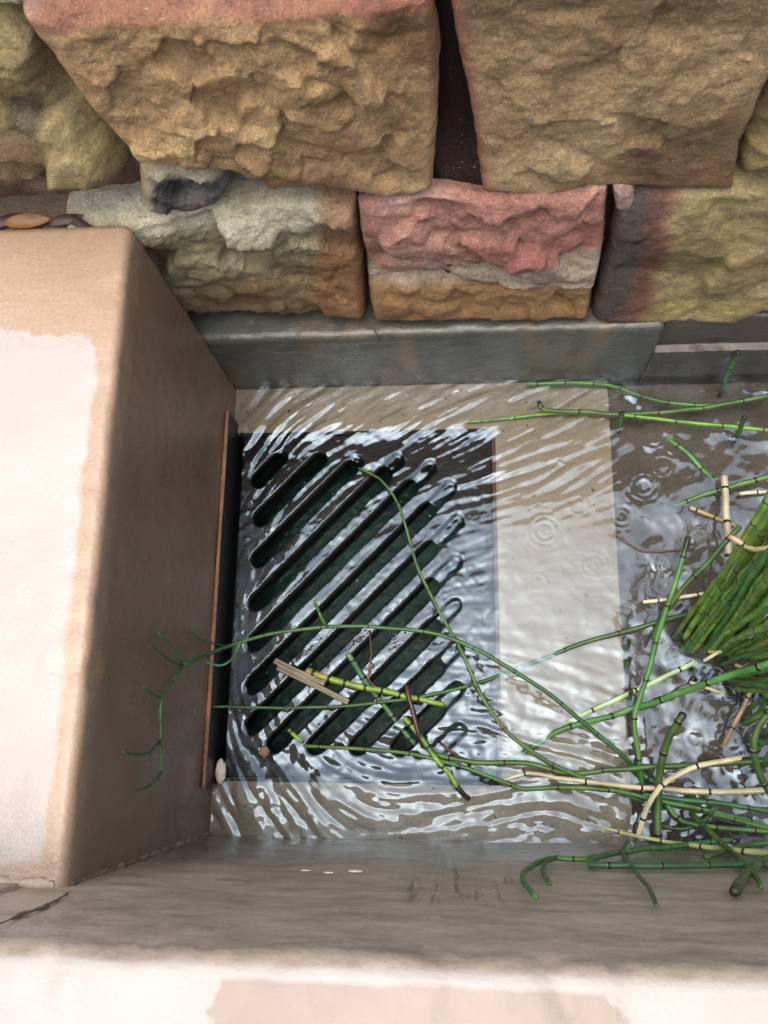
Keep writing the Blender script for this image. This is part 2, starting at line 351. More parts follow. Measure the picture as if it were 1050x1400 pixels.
# ------------------------------------------------------------------ swept concrete members
def rounded(pts, radii, n=6):
    out = []; L = len(pts)
    for k in range(L):
        p0, p, p1 = (np.array(pts[(k+d) % L], float) for d in (-1, 0, 1)); r = radii[k]
        if r <= 0: out.append(p); continue
        a = (p0-p)/np.linalg.norm(p0-p); b = (p1-p)/np.linalg.norm(p1-p)
        for t in np.linspace(0, 1, n): out.append((1-t)**2*(p+a*r)+2*t*(1-t)*p+t*t*(p+b*r))
    return np.array(out)
def densify(P, step):
    out = []
    for k in range(len(P)):
        a, b = P[k], P[(k+1) % len(P)]; n = max(1, int(np.linalg.norm(b-a)/step))
        for t in range(n): out.append(a+(b-a)*t/n)
    return np.array(out)
def sweep(name, prof, axis, s0, s1, m, parent=None, step=.006, amp=.0012, chip=.0, seed=0, far=None):
    """prof: closed 2-D outline, swept along x (outline in y,z) or y (outline in x,z); noise keeps it hand-cast"""
    prof = densify(prof, step); n = len(prof)
    s = np.arange(s0, (far or s1), step)
    if far: s = np.concatenate([s, np.arange(far, s1, .05)])
    s = np.append(s, s1); ns = len(s)
    A = np.repeat(s[:, None], n, 1); B = np.repeat(prof[None, :, 0], ns, 0); Cz = np.repeat(prof[None, :, 1], ns, 0)
    c = prof.mean(0); prv = np.roll(prof, 1, 0); nx = np.roll(prof, -1, 0); t = nx-prv; nr = np.stack([t[:, 1], -t[:, 0]], 1); nr /= np.linalg.norm(nr, axis=1)[:, None]+1e-9
    area = (prof[:, 0]*nx[:, 1]-nx[:, 0]*prof[:, 1]).sum()
    if area < 0: nr = -nr
    d = amp*fbm(A*14+seed, B*14, Cz*14, 3)+amp*.4*fbm(A*60+seed, B*60, Cz*60, 2)
    if chip:
        curv = np.linalg.norm(nx+prv-2*prof, axis=1); curv = np.clip(curv/(.25*step), 0, 1); curv = np.maximum.reduce([np.roll(curv, k) for k in (-2, -1, 0, 1, 2)])
        d = d-chip*curv[None]*np.clip(fbm(A*45+seed, B*20, Cz*20, 4)*2, 0, 1)
    B = B+d*nr[None, :, 0]; Cz = Cz+d*nr[None, :, 1]
    P = np.stack([A, B, Cz] if axis == 'x' else [B, A, Cz], -1).reshape(-1, 3)
    i = np.arange(ns-1)[:, None]; j = np.arange(n)[None, :]; j2 = (j+1) % n
    Fq = np.stack([i*n+j, i*n+j2, (i+1)*n+j2, (i+1)*n+j], -1).reshape(-1, 4)
    F = [tuple(f) for f in Fq]+[tuple(range(n))[::-1], tuple((ns-1)*n+k for k in range(n))]
    o = obj(name, P, F, m, parent)
    bm = bmesh.new(); bm.from_mesh(o.data); bmesh.ops.recalc_face_normals(bm, faces=bm.faces); bm.to_mesh(o.data); bm.free()
    return o
bl = thing('concrete_block', (-.66, .18, -.05), 'smooth tan concrete block with a pale dry patch on top, left of the drain', 'concrete block')
sweep('body', rounded([(XB, -.05), (XB, HB), (-1.05, HB), (-1.05, -.05)], [0, .011, .02, 0]), 'y', YF-.012, YK, M_block, bl, amp=.0016, chip=.0022, step=.007)

fw = thing('front_wall', (.3, -.28, -.05), 'high washed concrete wall along the near edge of the channel', 'concrete wall')
pf = rounded([(YF, -.05), (YF, HF), (-.48, HF), (-.48, -.05)], [0, .016, .02, 0])
sweep('wall_section', pf, 'x', XB-.035, XEND, M_front, fw, amp=.0020, chip=.004, far=.75, step=.006)
o = sweep('wall_section', rounded([(YF+.003, -.05), (YF+.003, HB+.07), (YF-.02, HB+.07), (YF-.02, -.05)], [0, 0, 0, 0]), 'x', -1.05, XB-.037, M_front2, fw, amp=.0012)
o['label'] = 'lighter tan stretch of the wall left of the crack'
sweep('wall_section', pf, 'x', -1.05, XB-.0365, M_front, fw, amp=.0020, chip=.004, step=.012)

kb = thing('concrete_kerb', (0, .52, -.05), 'wet grey green concrete kerb under the stone wall', 'kerb')
XK = at(884, 500, y=YK)[0]
sweep('kerb_face', rounded([(YK, -.05), (YK, HK), (.60, HK+.004), (.60, -.05)], [0, .012, 0, 0]), 'x', -.36, XK, M_kerb, kb, amp=.0012, chip=.003, step=.006)
zl = at(960, 482, y=YK)[2]
kb2 = thing('concrete_kerb', (.9, .52, -.05), 'darker brown stretch of kerb with a thin ledge line, at right', 'kerb')
sweep('kerb_face', rounded([(YK+.001, -.05), (YK+.001, zl), (YK+.011, zl+.002), (YK+.011, HK), (.60, HK+.004), (.60, -.05)], [0, .002, .001, .008, 0, 0]), 'x', XK+.001, XEND, M_kerb2, kb2, amp=.0012, chip=.003, step=.006, far=.8)

# ragged mortar beads in the joints
def bead(name, pts, r, m, parent, seed=0, step=.004, flat=1.0):
    P = np.array(pts, float); L = np.concatenate([[0], np.cumsum(np.linalg.norm(np.diff(P, axis=0), axis=1))])
    s = np.linspace(0, L[-1], max(4, int(L[-1]/step))); C = np.stack([np.interp(s, L, P[:, k]) for k in range(3)], 1)
    C += .6*r*np.stack([perlin(s*70+seed+k*9, s*0+k, s*0+seed) for k in range(3)], 1)
    rr = r*(.35+1.1*np.clip(.5+fbm(s*55+seed, s*0+.3, s*0, 3), 0, 1.4))
    a = np.linspace(0, 2*np.pi, 8, endpoint=False); t = np.gradient(C, axis=0); t /= np.linalg.norm(t, axis=1)[:, None]
    up = np.array([0, 0, 1.]) if abs(t[:, 2]).mean() < .8 else np.array([1., 0, 0])
    e1 = np.cross(t, up); e1 /= np.linalg.norm(e1, axis=1)[:, None]; e2 = np.cross(t, e1)
    ring = C[:, None]+rr[:, None, None]*(np.cos(a)[None, :, None]*e1[:, None]+flat*np.sin(a)[None, :, None]*e2[:, None])
    ring += (.35*r)*perlin(ring[..., 0]*300, ring[..., 1]*300, ring[..., 2]*300+seed)[..., None]
    return obj(name, ring.reshape(-1, 3), tubefaces(len(s), 8), m, parent)
def tubefaces(ns, n):
    i = np.arange(ns-1)[:, None]; j = np.arange(n)[None, :]; j2 = (j+1) % n
    return np.stack([i*n+j, i*n+j2, (i+1)*n+j2, (i+1)*n+j], -1).reshape(-1, 4)
bead('joint', [(XB-.001, YF+.001, .0), (XB, YF+.0015, .2), (XB, YF+.001, HB-.01)], .0028, M_joint, fw, 3)
jj = [at(u, v, y=YF+.002) for u, v in ((92, 1222), (60, 1240), (30, 1250), (0, 1263), (-40, 1280))]
bead('joint', jj, .0012, M_joint, fw, 5)
bead('joint', [(XB-.008, YF+.002, HB), (-.5, YF+.002, HB), (-.8, YF+.002, HB)], .0042, M_front2, fw, 7, flat=.6)

# ------------------------------------------------------------------ the rubble stone wall
YW = 0.492
def resample(P, n, jit=0, seed=0):
    P = np.array(P, float); L = np.concatenate([[0], np.cumsum(np.linalg.norm(np.diff(P, axis=0), axis=1))]); s = np.linspace(0, L[-1], n)
    Q = np.stack([np.interp(s, L, P[:, k]) for k in range(2)], 1)
    if jit:
        w_ = np.clip(np.minimum(s, L[-1]-s)/20, 0, 1)
        Q += jit*(w_*fbm(s/26+seed, s*0+seed*.37, s*0, 4))[:, None]*np.array([[1, 1.]])
    return Q
def stone(parent, top, bottom, left, right, colour, label=None, yface=0.0, rnd=.03, back=.035, facets=40, famp=.010, amp=.006, strat=0, deep=.13, seed=1, dens=3.4, topdeep=None, shape=None):
    h = abs(np.mean(np.array(bottom)[:, 1])-np.mean(np.array(top)[:, 1])); wd = abs(np.array(top)[-1, 0]-np.array(top)[0, 0])
    nu, nv = int(max(24, wd/dens)), int(max(20, h/dens))
    T, B, Lf, Rt = resample(top, nu, 5, seed), resample(bottom, nu, 4, seed+5), resample(left, nv, 4, seed+9), resample(right, nv, 4, seed+13)
    a = np.linspace(0, 1, nu)[:, None, None]; b = np.linspace(0, 1, nv)[None, :, None]
    Q = (1-b)*T[:, None]+b*B[:, None]+(1-a)*Lf[None]+a*Rt[None]-((1-a)*(1-b)*T[0]+a*(1-b)*T[-1]+(1-a)*b*B[0]+a*b*B[-1])
    U, Vp = Q[..., 0], Q[..., 1]
    P = at(U, Vp, y=YW+yface); X, Z = P[0], P[2]
    gx = np.linspace(0, 1, nu)[:, None]; gz = np.linspace(0, 1, nv)[None, :]
    W_, H_ = X.max()-X.min(), Z.max()-Z.min()
    d = np.minimum(np.minimum(gx, 1-gx)*W_, np.minimum(gz, 1-gz)*H_)
    dd = np.minimum(gx, 1-gx)*W_; de = np.minimum(gz, 1-gz)*H_
    rn = rnd*(1+.5*fbm(X*12+seed, Z*12, X*0, 2))
    f = lambda q: 1-np.sqrt(np.clip(1-(1-np.clip(q/rn, 0, 1))**2, 0, 1))
    y = back*np.maximum(f(dd), f(de))
    # broken facets
    rs = np.random.RandomState(seed*17+3); sx = X.min()+W_*rs.rand(facets); sz = Z.min()+H_*rs.rand(facets); off = rs.normal(size=facets)*famp; gxx = rs.normal(size=facets)*.20*min(1, famp/.006); gzz = rs.normal(size=facets)*.20*min(1, famp/.006)
    k = 26.0/(W_*H_/facets); wsum = 0; acc = 0
    Xj = X+.006*fbm(X*50, Z*50, X*0+seed, 3); Zj = Z+.006*fbm(X*50+9, Z*50, X*0+seed, 3)
    for q in range(facets):
        r2 = (Xj-sx[q])**2+(Zj-sz[q])**2; wq = np.exp(-np.minimum(k*r2, 60))+1e-12
        acc = acc+wq*(off[q]+gxx[q]*(X-sx[q])+gzz[q]*(Z-sz[q])); wsum = wsum+wq
    dy = -acc/wsum
    # chipped scars: flakes with a sharp lip on one side, at several sizes
    def scars(fr, a_, sd):
        p = fbm(X*fr+sd, Z*fr*1.25, X*0+seed, 3)*2.2+fbm(X*fr*.5, Z*fr*.5+sd, X*0, 2); q = p-np.floor(p)
        return a_*(np.where(q < .82, q/.82, (1-q)/.18)-.5)
    dy = dy-scars(7, amp*.5, 1.3)-scars(17, amp*.45, 5.1)-scars(38, amp*.32, 9.7)-scars(75, amp*.16, 3.3)
    dy = dy-amp*.4*fbm(X*9+seed, Z*9, X*0+.5, 6, .6)-.0022*fbm(X*80, Z*80, X*0+seed, 4, .7)
    inner_ = (d > .02) if (d > .02).any() else (d > 0)
    dy = dy*(.25+.75*sm(0, .035, d))
    y = y+dy-np.median(dy[inner_])
    if strat:
        lay = fbm(X*4+seed, Z*60+X*6, X*0, 3); y = y-strat*lay
    if shape is not None: y = y+shape(U, Vp)
    Y = YW+yface+y
    col = colour(U, Vp, X, Z)
    Pt = np.stack([X, Y, Z], -1).reshape(-1, 3); C = col.reshape(-1, 3)
    Fq = grid_faces(nu, nv)[:, ::-1]
    ring = [i*nv for i in range(nu)]+[(nu-1)*nv+j for j in range(1, nv)]+[i*nv+nv-1 for i in range(nu-2, -1, -1)]+[j for j in range(nv-2, 0, -1)]
    side = [0]*nu+[1]*(nv-1)+[2]*(nu-1)+[3]*(nv-2)
    V = [Pt]; CC = [C]; F = [Fq]; prev = np.array(ring); base = Pt[ring]; L = len(ring); cnt = len(Pt)
    cen = base.mean(0)
    m = 9
    for q in range(1, m+1):
        t = q/m; nb = base.copy(); dp = np.array([(topdeep or deep) if s_ == 0 else deep for s_ in side])
        nb[:, 1] += t*dp
        inw = (cen-base)*np.array([1, 0, 1]); inw /= np.linalg.norm(inw, axis=1)[:, None]
        shrink = .016*t+.005*fbm(base[:, 0]*25+seed, nb[:, 1]*25, base[:, 2]*25, 3)
        shrink = np.where(np.array(side) == 0, .3*shrink, shrink)
        nb += inw*shrink[:, None]
        V.append(nb); CC.append(C[ring]*1.0); idx = np.arange(cnt, cnt+L); cnt += L
        F.append(np.stack([prev, idx, np.roll(idx, -1), np.roll(prev, -1)], -1)); prev = idx
    V = np.concatenate(V); CC = np.concatenate(CC); F = np.concatenate(F)
    o = obj('stone', V, F, M_stone, parent, col=CC)
    bm = bmesh.new(); bm.from_mesh(o.data); bmesh.ops.recalc_face_normals(bm, faces=bm.faces); bm.to_mesh(o.data); bm.free()
    # an open shell: make sure the face looks out of the wall (-y)
    me = o.data; nrm = np.zeros(len(me.polygons)*3); me.polygons.foreach_get('normal', nrm)
    if nrm.reshape(-1, 3)[:len(Fq), 1].mean() > 0: me.flip_normals()
    if label: o['label'] = label
    return o
G = 1.6   # photo tone -> albedo
def tone(*c):
    q = lin(c)*G; return q*.88+.12*q.mean()
def blend(a, b, k): return a*(1-k[..., None])+b*k[..., None]
def full(c, U): return np.broadcast_to(np.asarray(c, float), U.shape+(3,)).copy()
def c1(U, V, X, Z):
    c = full(tone(150, 121, 80), U)
    c = blend(c, tone(110, 82, 48), sm(-.05, .35, fbm(X*6, Z*6, X*0, 4)))
    c = blend(c, tone(178, 152, 100), .8*sm(.08, .4, fbm(X*8+5, Z*11, X*0+2, 5)))
    c = blend(c, tone(128, 92, 66), .6*sm(.1, .4, fbm(X*5+9, Z*7+4, X*0+2, 3)))
    edge = 40-.05*U+16*fbm(X*12, Z*0, X*0, 4)
    c = blend(c, tone(124, 76, 60), .8*sm(14, 0, V-edge))
    c = blend(c, tone(184, 154, 146), sm(-6, -24, V-edge)*sm(430, 330, U)+.25*sm(-6, -24, V-edge))
    return c
def c2(U, V, X, Z):
    c = full(tone(146, 121, 84), U)
    c = blend(c, tone(166, 146, 104), .8*sm(.0, .35, fbm(X*5+1, Z*6+3, X*0, 4)))
    n_ = 60*fbm(X*7, Z*7, X*0+4, 4)
    c = blend(c, tone(98, 80, 52), .8*sm(0, 70, U-830+n_)*sm(20, 80, V-110+n_))
    c = blend(c, tone(104, 84, 54), .75*sm(40, 0, V-22+.5*n_))
    c = blend(c, tone(112, 74, 44), .5*sm(60, 130, V-130+n_)*sm(800, 880, U-n_))
    c = blend(c, tone(150, 88, 68), .7*sm(24, 0, U-(618+.17*V)+.15*n_))
    return c
def c3(U, V, X, Z): return blend(full(tone(150, 130, 78), U), tone(108, 92, 56), sm(-.1, .3, fbm(X*9, Z*9, X*0, 4)))
def c4(U, V, X, Z):
    c = full(tone(158, 142, 92), U)
    c = blend(c, tone(118, 104, 68), sm(-.05, .35, fbm(X*9, Z*8, X*0+3, 4)))
    c = blend(c, tone(66, 64, 54), .75*sm(34, 14, np.hypot(U-35, (V-168)*1.0)+14*fbm(X*30, Z*30, X*0, 3)))
    c = blend(c, tone(176, 138, 110), .7*sm(60, 10, np.hypot(U-8, V-235)))
    c = blend(c, tone(100, 86, 58), .6*sm(0, 40, V-225+20*fbm(X*15, Z*15, X*0, 3)))
    return c
def c5(U, V, X, Z): return blend(full(tone(188, 180, 150), U), tone(120, 112, 84), sm(-.1, .3, fbm(X*14, Z*14, X*0, 4)))
def c6(U, V, X, Z):
    c = full(tone(92, 90, 86), U); c = blend(c, tone(40, 40, 40), sm(-.1, .25, fbm(X*22, Z*22, X*0, 4)))
    c = blend(c, tone(170, 160, 132), .85*sm(14, 0, V-236+10*fbm(X*30, Z*30, X*0, 3)))
    return blend(c, tone(150, 136, 108), .8*sm(22, 8, U-192))
def c7(U, V, X, Z):
    n_ = 30*fbm(X*9, Z*14, X*0+3, 4)
    c = full(tone(136, 130, 100), U); c = blend(c, tone(96, 98, 82), sm(-.1, .3, fbm(X*5, Z*18, X*0+3, 4)))
    c = blend(c, tone(172, 168, 142), sm(26, 8, np.abs(V-(300-.03*(U-200)))+.4*n_))
    c = blend(c, tone(112, 88, 54), .75*sm(0, 60, V-360+.25*(U-280)+n_))
    return blend(c, tone(134, 92, 54), .75*sm(-14, 14, U-432+.5*n_))
def c8(U, V, X, Z):
    n_ = 22*fbm(X*11, Z*16, X*0+6, 4)
    c = full(tone(152, 106, 92), U); c = blend(c, tone(186, 146, 128), sm(-.02, .35, fbm(X*7, Z*20, X*0+6, 5)))
    c = blend(c, tone(128, 80, 70), .8*sm(.05, .35, fbm(X*6+4, Z*26, X*0+1, 4)))
    c = blend(c, tone(164, 148, 130), sm(-5, 5, V-(385-.13*(U-500))+n_))
    c = blend(c, tone(140, 108, 66), sm(-3, 3, V-(397+.12*n_)))
    return blend(c, tone(146, 92, 62), .5*sm(0, 20, V-425))
def c9(U, V, X, Z):
    n_ = 26*fbm(X*9, Z*9, X*0+8, 4); e = 905-.22*(V-270)
    c = full(tone(72, 67, 60), U)
    c = blend(c, tone(112, 68, 54), .8*sm(-34, 6, U-e+n_)); c = blend(c, tone(146, 132, 88), sm(0, 44, U-e+1.3*n_))
    c = blend(c, tone(112, 98, 56), .7*sm(.05, .35, fbm(X*6, Z*12, X*0+2, 4))*sm(20, 50, U-e))
    return blend(c, tone(168, 150, 86), .8*sm(10, 0, np.abs(V-425+.3*n_))*sm(20, 50, U-e))
def c10(U, V, X, Z): return blend(full(tone(160, 130, 122), U), tone(104, 84, 80), sm(-.1, .3, fbm(X*30, Z*30, X*0, 3)))

wall = thing('stone_wall', (.1, .58, -.05), 'rough sandstone rubble wall behind the wet kerb', 'wall')
# soil and mortar core behind the stones
uu, vv = np.meshgrid(np.linspace(-260, 1400, 260), np.linspace(-60, 470, 110), indexing='ij')
P = at(uu, vv, y=YW+.03); yc = YW+.036
yc = yc+.22*sm(40, 12, np.abs(uu-(612+.09*vv)))*sm(225, 120, vv)+.10*sm(46, 18, np.abs(uu-(60+.62*vv)))*sm(225, 180, vv)
yc = yc+.05*sm(20, 8, np.abs(uu-1030+.25*(vv-150)))*sm(240, 200, vv)
yc = yc-.03*sm(46, 20, np.abs(uu-632))*sm(195, 262, vv)
yc = yc+.008*fbm(P[0]*40, P[2]*40, P[0]*0, 4)
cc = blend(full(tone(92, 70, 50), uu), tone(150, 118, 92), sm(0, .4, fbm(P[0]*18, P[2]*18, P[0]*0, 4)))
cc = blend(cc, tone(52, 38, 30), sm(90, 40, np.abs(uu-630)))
cc = blend(cc, tone(30, 22, 18), sm(225, 165, vv))  # shade of the deep upper gaps put into the core colour
V = np.stack([P[0], yc, P[2]], -1).reshape(-1, 3)
obj('mortar_core', V, grid_faces(*uu.shape)[:, ::-1], M_stone, wall, col=cc.reshape(-1, 3))
# courses, first the upper
stone(wall, [(26, 24), (120, 30), (300, 26), (440, 14), (588, -4)], [(186, 222), (260, 236), (322, 243), (372, 268), (440, 260), (510, 272), (565, 277), (592, 262)],
      [(26, 24), (44, 52), (78, 90), (130, 160), (186, 222)], [(588, -4), (602, 80), (598, 180), (592, 262)], c1, 'large tan block with a pink upper face', -.014, .010, .014, 80, .0038, .0036, 0, .14, 3, topdeep=.24)
stone(wall, [(610, -70), (800, -74), (1062, -66)], [(660, 268), (740, 277), (800, 262), (860, 262), (1003, 266)], [(610, -70), (622, 60), (643, 150), (660, 268)], [(1062, -66), (1066, 90), (1034, 158), (1014, 205), (1003, 266)],
      c2, 'large flat ochre block with grey blotches', -.006, .010, .014, 34, .0022, .0022, 0, .14, 4)
stone(wall, [(1085, -50), (1240, -54), (1400, -50)], [(1012, 258), (1180, 262), (1400, 262)], [(1085, -50), (1072, 95), (1022, 190), (1012, 258)], [(1400, -50), (1398, 100), (1400, 262)], c3, 'ochre block cut by the right frame edge', -.012, .028, .035, 24, .007, .006, 0, .13, 5)
stone(wall, [(-200, 60), (-80, 36), (0, 34), (46, 52)], [(-200, 300), (-60, 298), (90, 294), (150, 290), (188, 268)], [(-200, 60), (-204, 180), (-200, 300)], [(46, 52), (90, 122), (150, 196), (188, 268)],
      c4, 'rounded olive boulder with a grey blotch', -.018, .075, .085, 14, .006, .005, 0, .12, 6)
stone(wall, [(-180, -60), (-60, -60), (30, -50)], [(-180, 24), (-60, 30), (34, 34)], [(-180, -60), (-184, -20), (-180, 24)], [(30, -50), (48, -10), (34, 34)], c5, 'pale stone in the top left corner', -.010, .03, .035, 12, .006, .005, 0, .12, 7)
stone(wall, [(190, 224), (240, 222), (302, 236)], [(194, 286), (240, 297), (300, 284)], [(190, 224), (188, 260), (194, 286)], [(302, 236), (318, 256), (300, 284)], c6, 'small dark grey filler stone', -.004, .02, .025, 16, .005, .006, 0, .08, 8, dens=2.2)
# lower course
stone(wall, [(88, 306), (200, 292), (330, 276), (430, 270), (489, 274)], [(100, 470), (270, 440), (400, 440), (502, 436)], [(88, 306), (80, 380), (100, 470)], [(489, 274), (494, 345), (502, 436)],
      c7, 'pale green grey stone with a brown right end', -.002, .014, .03, 44, .006, .006, .003, .11, 9,
      shape=lambda U, V: .008*sm(330, 440, V)*sm(500, 300, U)-.006*sm(40, 10, np.abs(V-305)))
stone(wall, [(489, 284), (560, 270), (700, 276), (833, 262)], [(511, 447), (650, 446), (804, 443)], [(489, 284), (499, 380), (511, 447)], [(833, 262), (826, 340), (804, 443)],
      c8, 'red and pink banded stone with a tan foot', -.012, .008, .012, 40, .005, .004, .0035, .11, 10, topdeep=.010,
      shape=lambda U, V: .012*sm(4, 0, np.abs(V-(396+6*np.sin(U*.03))))+.004*sm(392, 400, V)+.022*sm(330, 385, V)*sm(800, 500, U)*sm(400, 390, V))
stone(wall, [(842, 280), (870, 268), (1000, 266), (1250, 262), (1400, 262)], [(808, 446), (1000, 450), (1040, 432), (1400, 432)], [(842, 280), (834, 350), (808, 446)], [(1400, 262), (1398, 340), (1400, 432)],
      c9, 'slate and yellow stone with a rust red band', -.010, .012, .018, 30, .003, .0035, .002, .11, 11)
stone(wall, [(838, 262), (850, 260), (866, 264)], [(842, 290), (852, 293), (864, 288)], [(838, 262), (840, 276), (842, 290)], [(866, 264), (868, 276), (864, 288)], c10, 'tiny pinkish chip wedged between stones', -.012, .008, .01, 8, .002, .002, 0, .05, 12, dens=1.6)

# ------------------------------------------------------------------ drain grate
SLOTS = [((355, 659), (386, 626)), ((357, 711), (438, 630)), ((354, 767), (488, 633)), ((350, 827), (544, 632)), ((347, 882), (588, 641)), ((345, 940), (615, 669)),
         ((344, 995), (625, 715)), ((374, 1020), (623, 770)), ((430, 1022), (622, 829)), ((488, 1022), (623, 887)), ((546, 1022), (626, 942)), ((601, 1024), (628, 998))]
TMAX = [.80, .98, .93, .90, .88, .88, .86, .86, .84, .80, .62, .0]
ZG = -.004; SW = .0100    # slot half width
SP = [(at(*a, z=ZG)[:2], at(*b, z=ZG)[:2]) for a, b in SLOTS]
gr = thing('drain_grate', ((XG0+XG1)/2, (YG0+YG1)/2, -.034), 'black slotted iron drain grate under running water', 'drain grate')
def capsule_side(a, b):
    t = (b-a)/np.linalg.norm(b-a); nrm = np.array([-t[1], t[0]]); return t, nrm
# end arcs of every slot; bars run between the slots, the border closes round their ends
def arc(c, t, nrm, sgn, n=7):
    # half circle from the +normal side, round the outside, to the -normal side
    return [c+SW*(math.cos(p)*nrm+sgn*math.sin(p)*t) for p in np.linspace(0, math.pi, n)]
loA, hiA = [], []
for a, b in SP:
    t, nrm = capsule_side(a, b); loA.append(arc(a, t, nrm, -1)); hiA.append(arc(b, t, nrm, 1))
# inner outline: up along the low ends then back along the high ends (slots ordered from top left to bottom right)
inner = []
for q in loA: inner += list(q)
low_chain = list(inner)
for q in reversed(hiA): inner += list(reversed(q))
outer = [np.array(p) for p in ((XG0, YG1), (XG1, YG1), (XG1, YG0), (XG0, YG0))]
def prism2d(loops, z0, z1, name, m, parent, bev=.0015):
    bm = bmesh.new(); edges = []
    for lp in loops:
        vs = [bm.verts.new((p[0], p[1], z1)) for p in lp]
        edges += [bm.edges.new((vs[i], vs[(i+1) % len(vs)])) for i in range(len(vs))]
    bmesh.ops.triangle_fill(bm, edges=edges, use_beauty=True)
    bm.normal_update()
    for f in bm.faces:
        if f.normal.z < 0: f.normal_flip()
    if len(loops) > 1:
        pass
    r = bmesh.ops.extrude_face_region(bm, geom=list(bm.faces))
    for v in [g for g in r['geom'] if isinstance(g, bmesh.types.BMVert)]: v.co.z = z0
    bmesh.ops.recalc_face_normals(bm, faces=bm.faces)
    ed = [e for e in bm.edges if len(e.link_faces) == 2 and e.calc_face_angle(0) > 1 and all(v.co.z > (z0+z1)/2 for v in e.verts)]
    if bev: bmesh.ops.bevel(bm, geom=ed, offset=bev, segments=2, affect='EDGES', clamp_overlap=True)
    c = np.mean([v.co for v in bm.verts], axis=0)
    for v in bm.verts: v.co -= Vector(c)
    me = bpy.data.meshes.new(name); bm.to_mesh(me); bm.free(); me.materials.append(m)
    return link(name, me, parent, tuple(c))
prism2d([outer, inner], -.034, ZG, 'border', M_iron, gr)
for k in range(len(SP)-1):
    (a0, b0), (a1, b1) = SP[k], SP[k+1]
    t0, n0 = capsule_side(a0, b0); t1, n1 = capsule_side(a1, b1)
    quad = [a0-SW*n0, a1+SW*n1, b1+SW*n1, b0-SW*n0]
    prism2d([quad], -.032, ZG-.0003, 'bar', M_iron, gr)
# steel frame round the pit mouth and the black upright sheet beside the block
fr = thing('steel_surround', ((XG0+XG1)/2, .18, -.05), 'rusted steel angle framing the pit mouth round the grate', 'steel surround')
def beam(name, b, m, parent, bev=.001):
    V, F = box(*b); o = obj(name, V, F, m, parent, smooth=False)
    bm = bmesh.new(); bm.from_mesh(o.data); bmesh.ops.recalc_face_normals(bm, faces=bm.faces)
    bmesh.ops.bevel(bm, geom=list(bm.edges), offset=bev, segments=2, affect='EDGES'); bm.to_mesh(o.data); bm.free(); return o
beam('rail', (XG1+.0012, XG1+.0055, YG1-.005, YG0+.005, -.05, .0005), M_darkrust, fr)
beam('rail', (XB+.004, XG1+.001, YG0+.001, YG0+.0052, -.05, .001), M_iron, fr)
beam('rail', (XB+.004, XG1+.001, YG1-.0052, YG1-.001, -.05, .001), M_iron, fr)
py1, py0 = at(310, 562, x=XB+.002)[1], at(280, 1078, x=XB+.002)[1]
zt = at(293, 850, x=XB+.003)[2]
pl = thing('metal_plate', (XB+.003, .18, -.08), 'thin black upright sheet with a rusty top edge, standing against the block', 'metal sheet')
beam('sheet', (XB+.0012, XB+.0052, py0, py1, -.09, zt), M_plate, pl, .0004)
sweep('rusty_edge', rounded([(XB+.0008, zt-.001), (XB+.0008, zt+.0028), (XB+.0056, zt+.0028), (XB+.0056, zt-.001)], [0, .001, .001, 0]), 'y', py0, py1, M_rust, pl, amp=.0008, step=.004)

# ------------------------------------------------------------------ running water
ZW = .009
DX = .0015
xs = np.concatenate([np.arange(XB+.003, .56, DX), np.arange(.56, XEND, .02)])
ys = np.arange(YF-.004, YK+.006, DX)
nfx = int((xs < .56).sum()); nx_, ny_ = len(xs), len(ys)
Xg, Yg = np.meshgrid(xs[:nfx], ys, indexing='ij')
def proj(X, Y, Z):
    D = np.stack([X, Y, np.full_like(X, Z)-CAMH], 0); q = np.tensordot(R.T, D, axes=(1, 0))
    return 525+FPX*q[0]/-q[2], 700-FPX*q[1]/-q[2]
Ug, Vg = proj(Xg, Yg, ZW)          # used only to read off the measured flow map below
CP = np.array([(345, 560, 50), (450, 560, 33), (600, 565, 28), (760, 560, 30), (820, 620, 28), (750, 640, 24), (640, 690, 14), (600, 620, 32), (560, 600, 24), (330, 620, 62), (330, 750, 72), (320, 900, 95), (330, 1000, 115),
    (450, 800, 46), (560, 800, 44), (640, 860, 0), (650, 950, -4), (720, 800, 4), (770, 850, -4), (760, 900, -14), (800, 930, -28), (700, 1000, -18), (700, 1100, 16), (600, 1105, 12), (560, 1130, 6), (405, 1100, -48), (330, 1100, -62),
    (790, 1110, -22), (480, 1090, -26), (380, 1050, -50), (860, 560, 20), (880, 800, 0), (900, 1000, -20), (1000, 600, 15), (1000, 1000, 0)], float)
def idw(vals, p=3):
    acc = 0; ws = 0
    for (u, v, *_), q in zip(CP, vals):
        w_ = 1/((Ug-u)**2+(Vg-v)**2+400)**(p/2); acc = acc+w_*q; ws = ws+w_
    return acc/ws
ang = np.radians(CP[:, 2]); th = .5*np.arctan2(idw(np.sin(2*ang)), idw(np.cos(2*ang)))
th = th+.22*fbm(Xg*14, Yg*14, Xg*0, 3)
fx, fy = np.cos(th), np.sin(th)
def gblur(A, s):
    kx = np.fft.fftfreq(A.shape[0])[:, None]; ky = np.fft.rfftfreq(A.shape[1])[None]
    return np.fft.irfft2(np.fft.rfft2(A)*np.exp(-2*(np.pi*s)**2*(kx**2+ky**2)), A.shape)
def bil(A, x, y):
    x = np.clip(x, 0, A.shape[0]-1.001); y = np.clip(y, 0, A.shape[1]-1.001); i = x.astype(int); j = y.astype(int); a = x-i; b = y-j
    return (1-a)*(1-b)*A[i, j]+a*(1-b)*A[i+1, j]+(1-a)*b*A[i, j+1]+a*b*A[i+1, j+1]
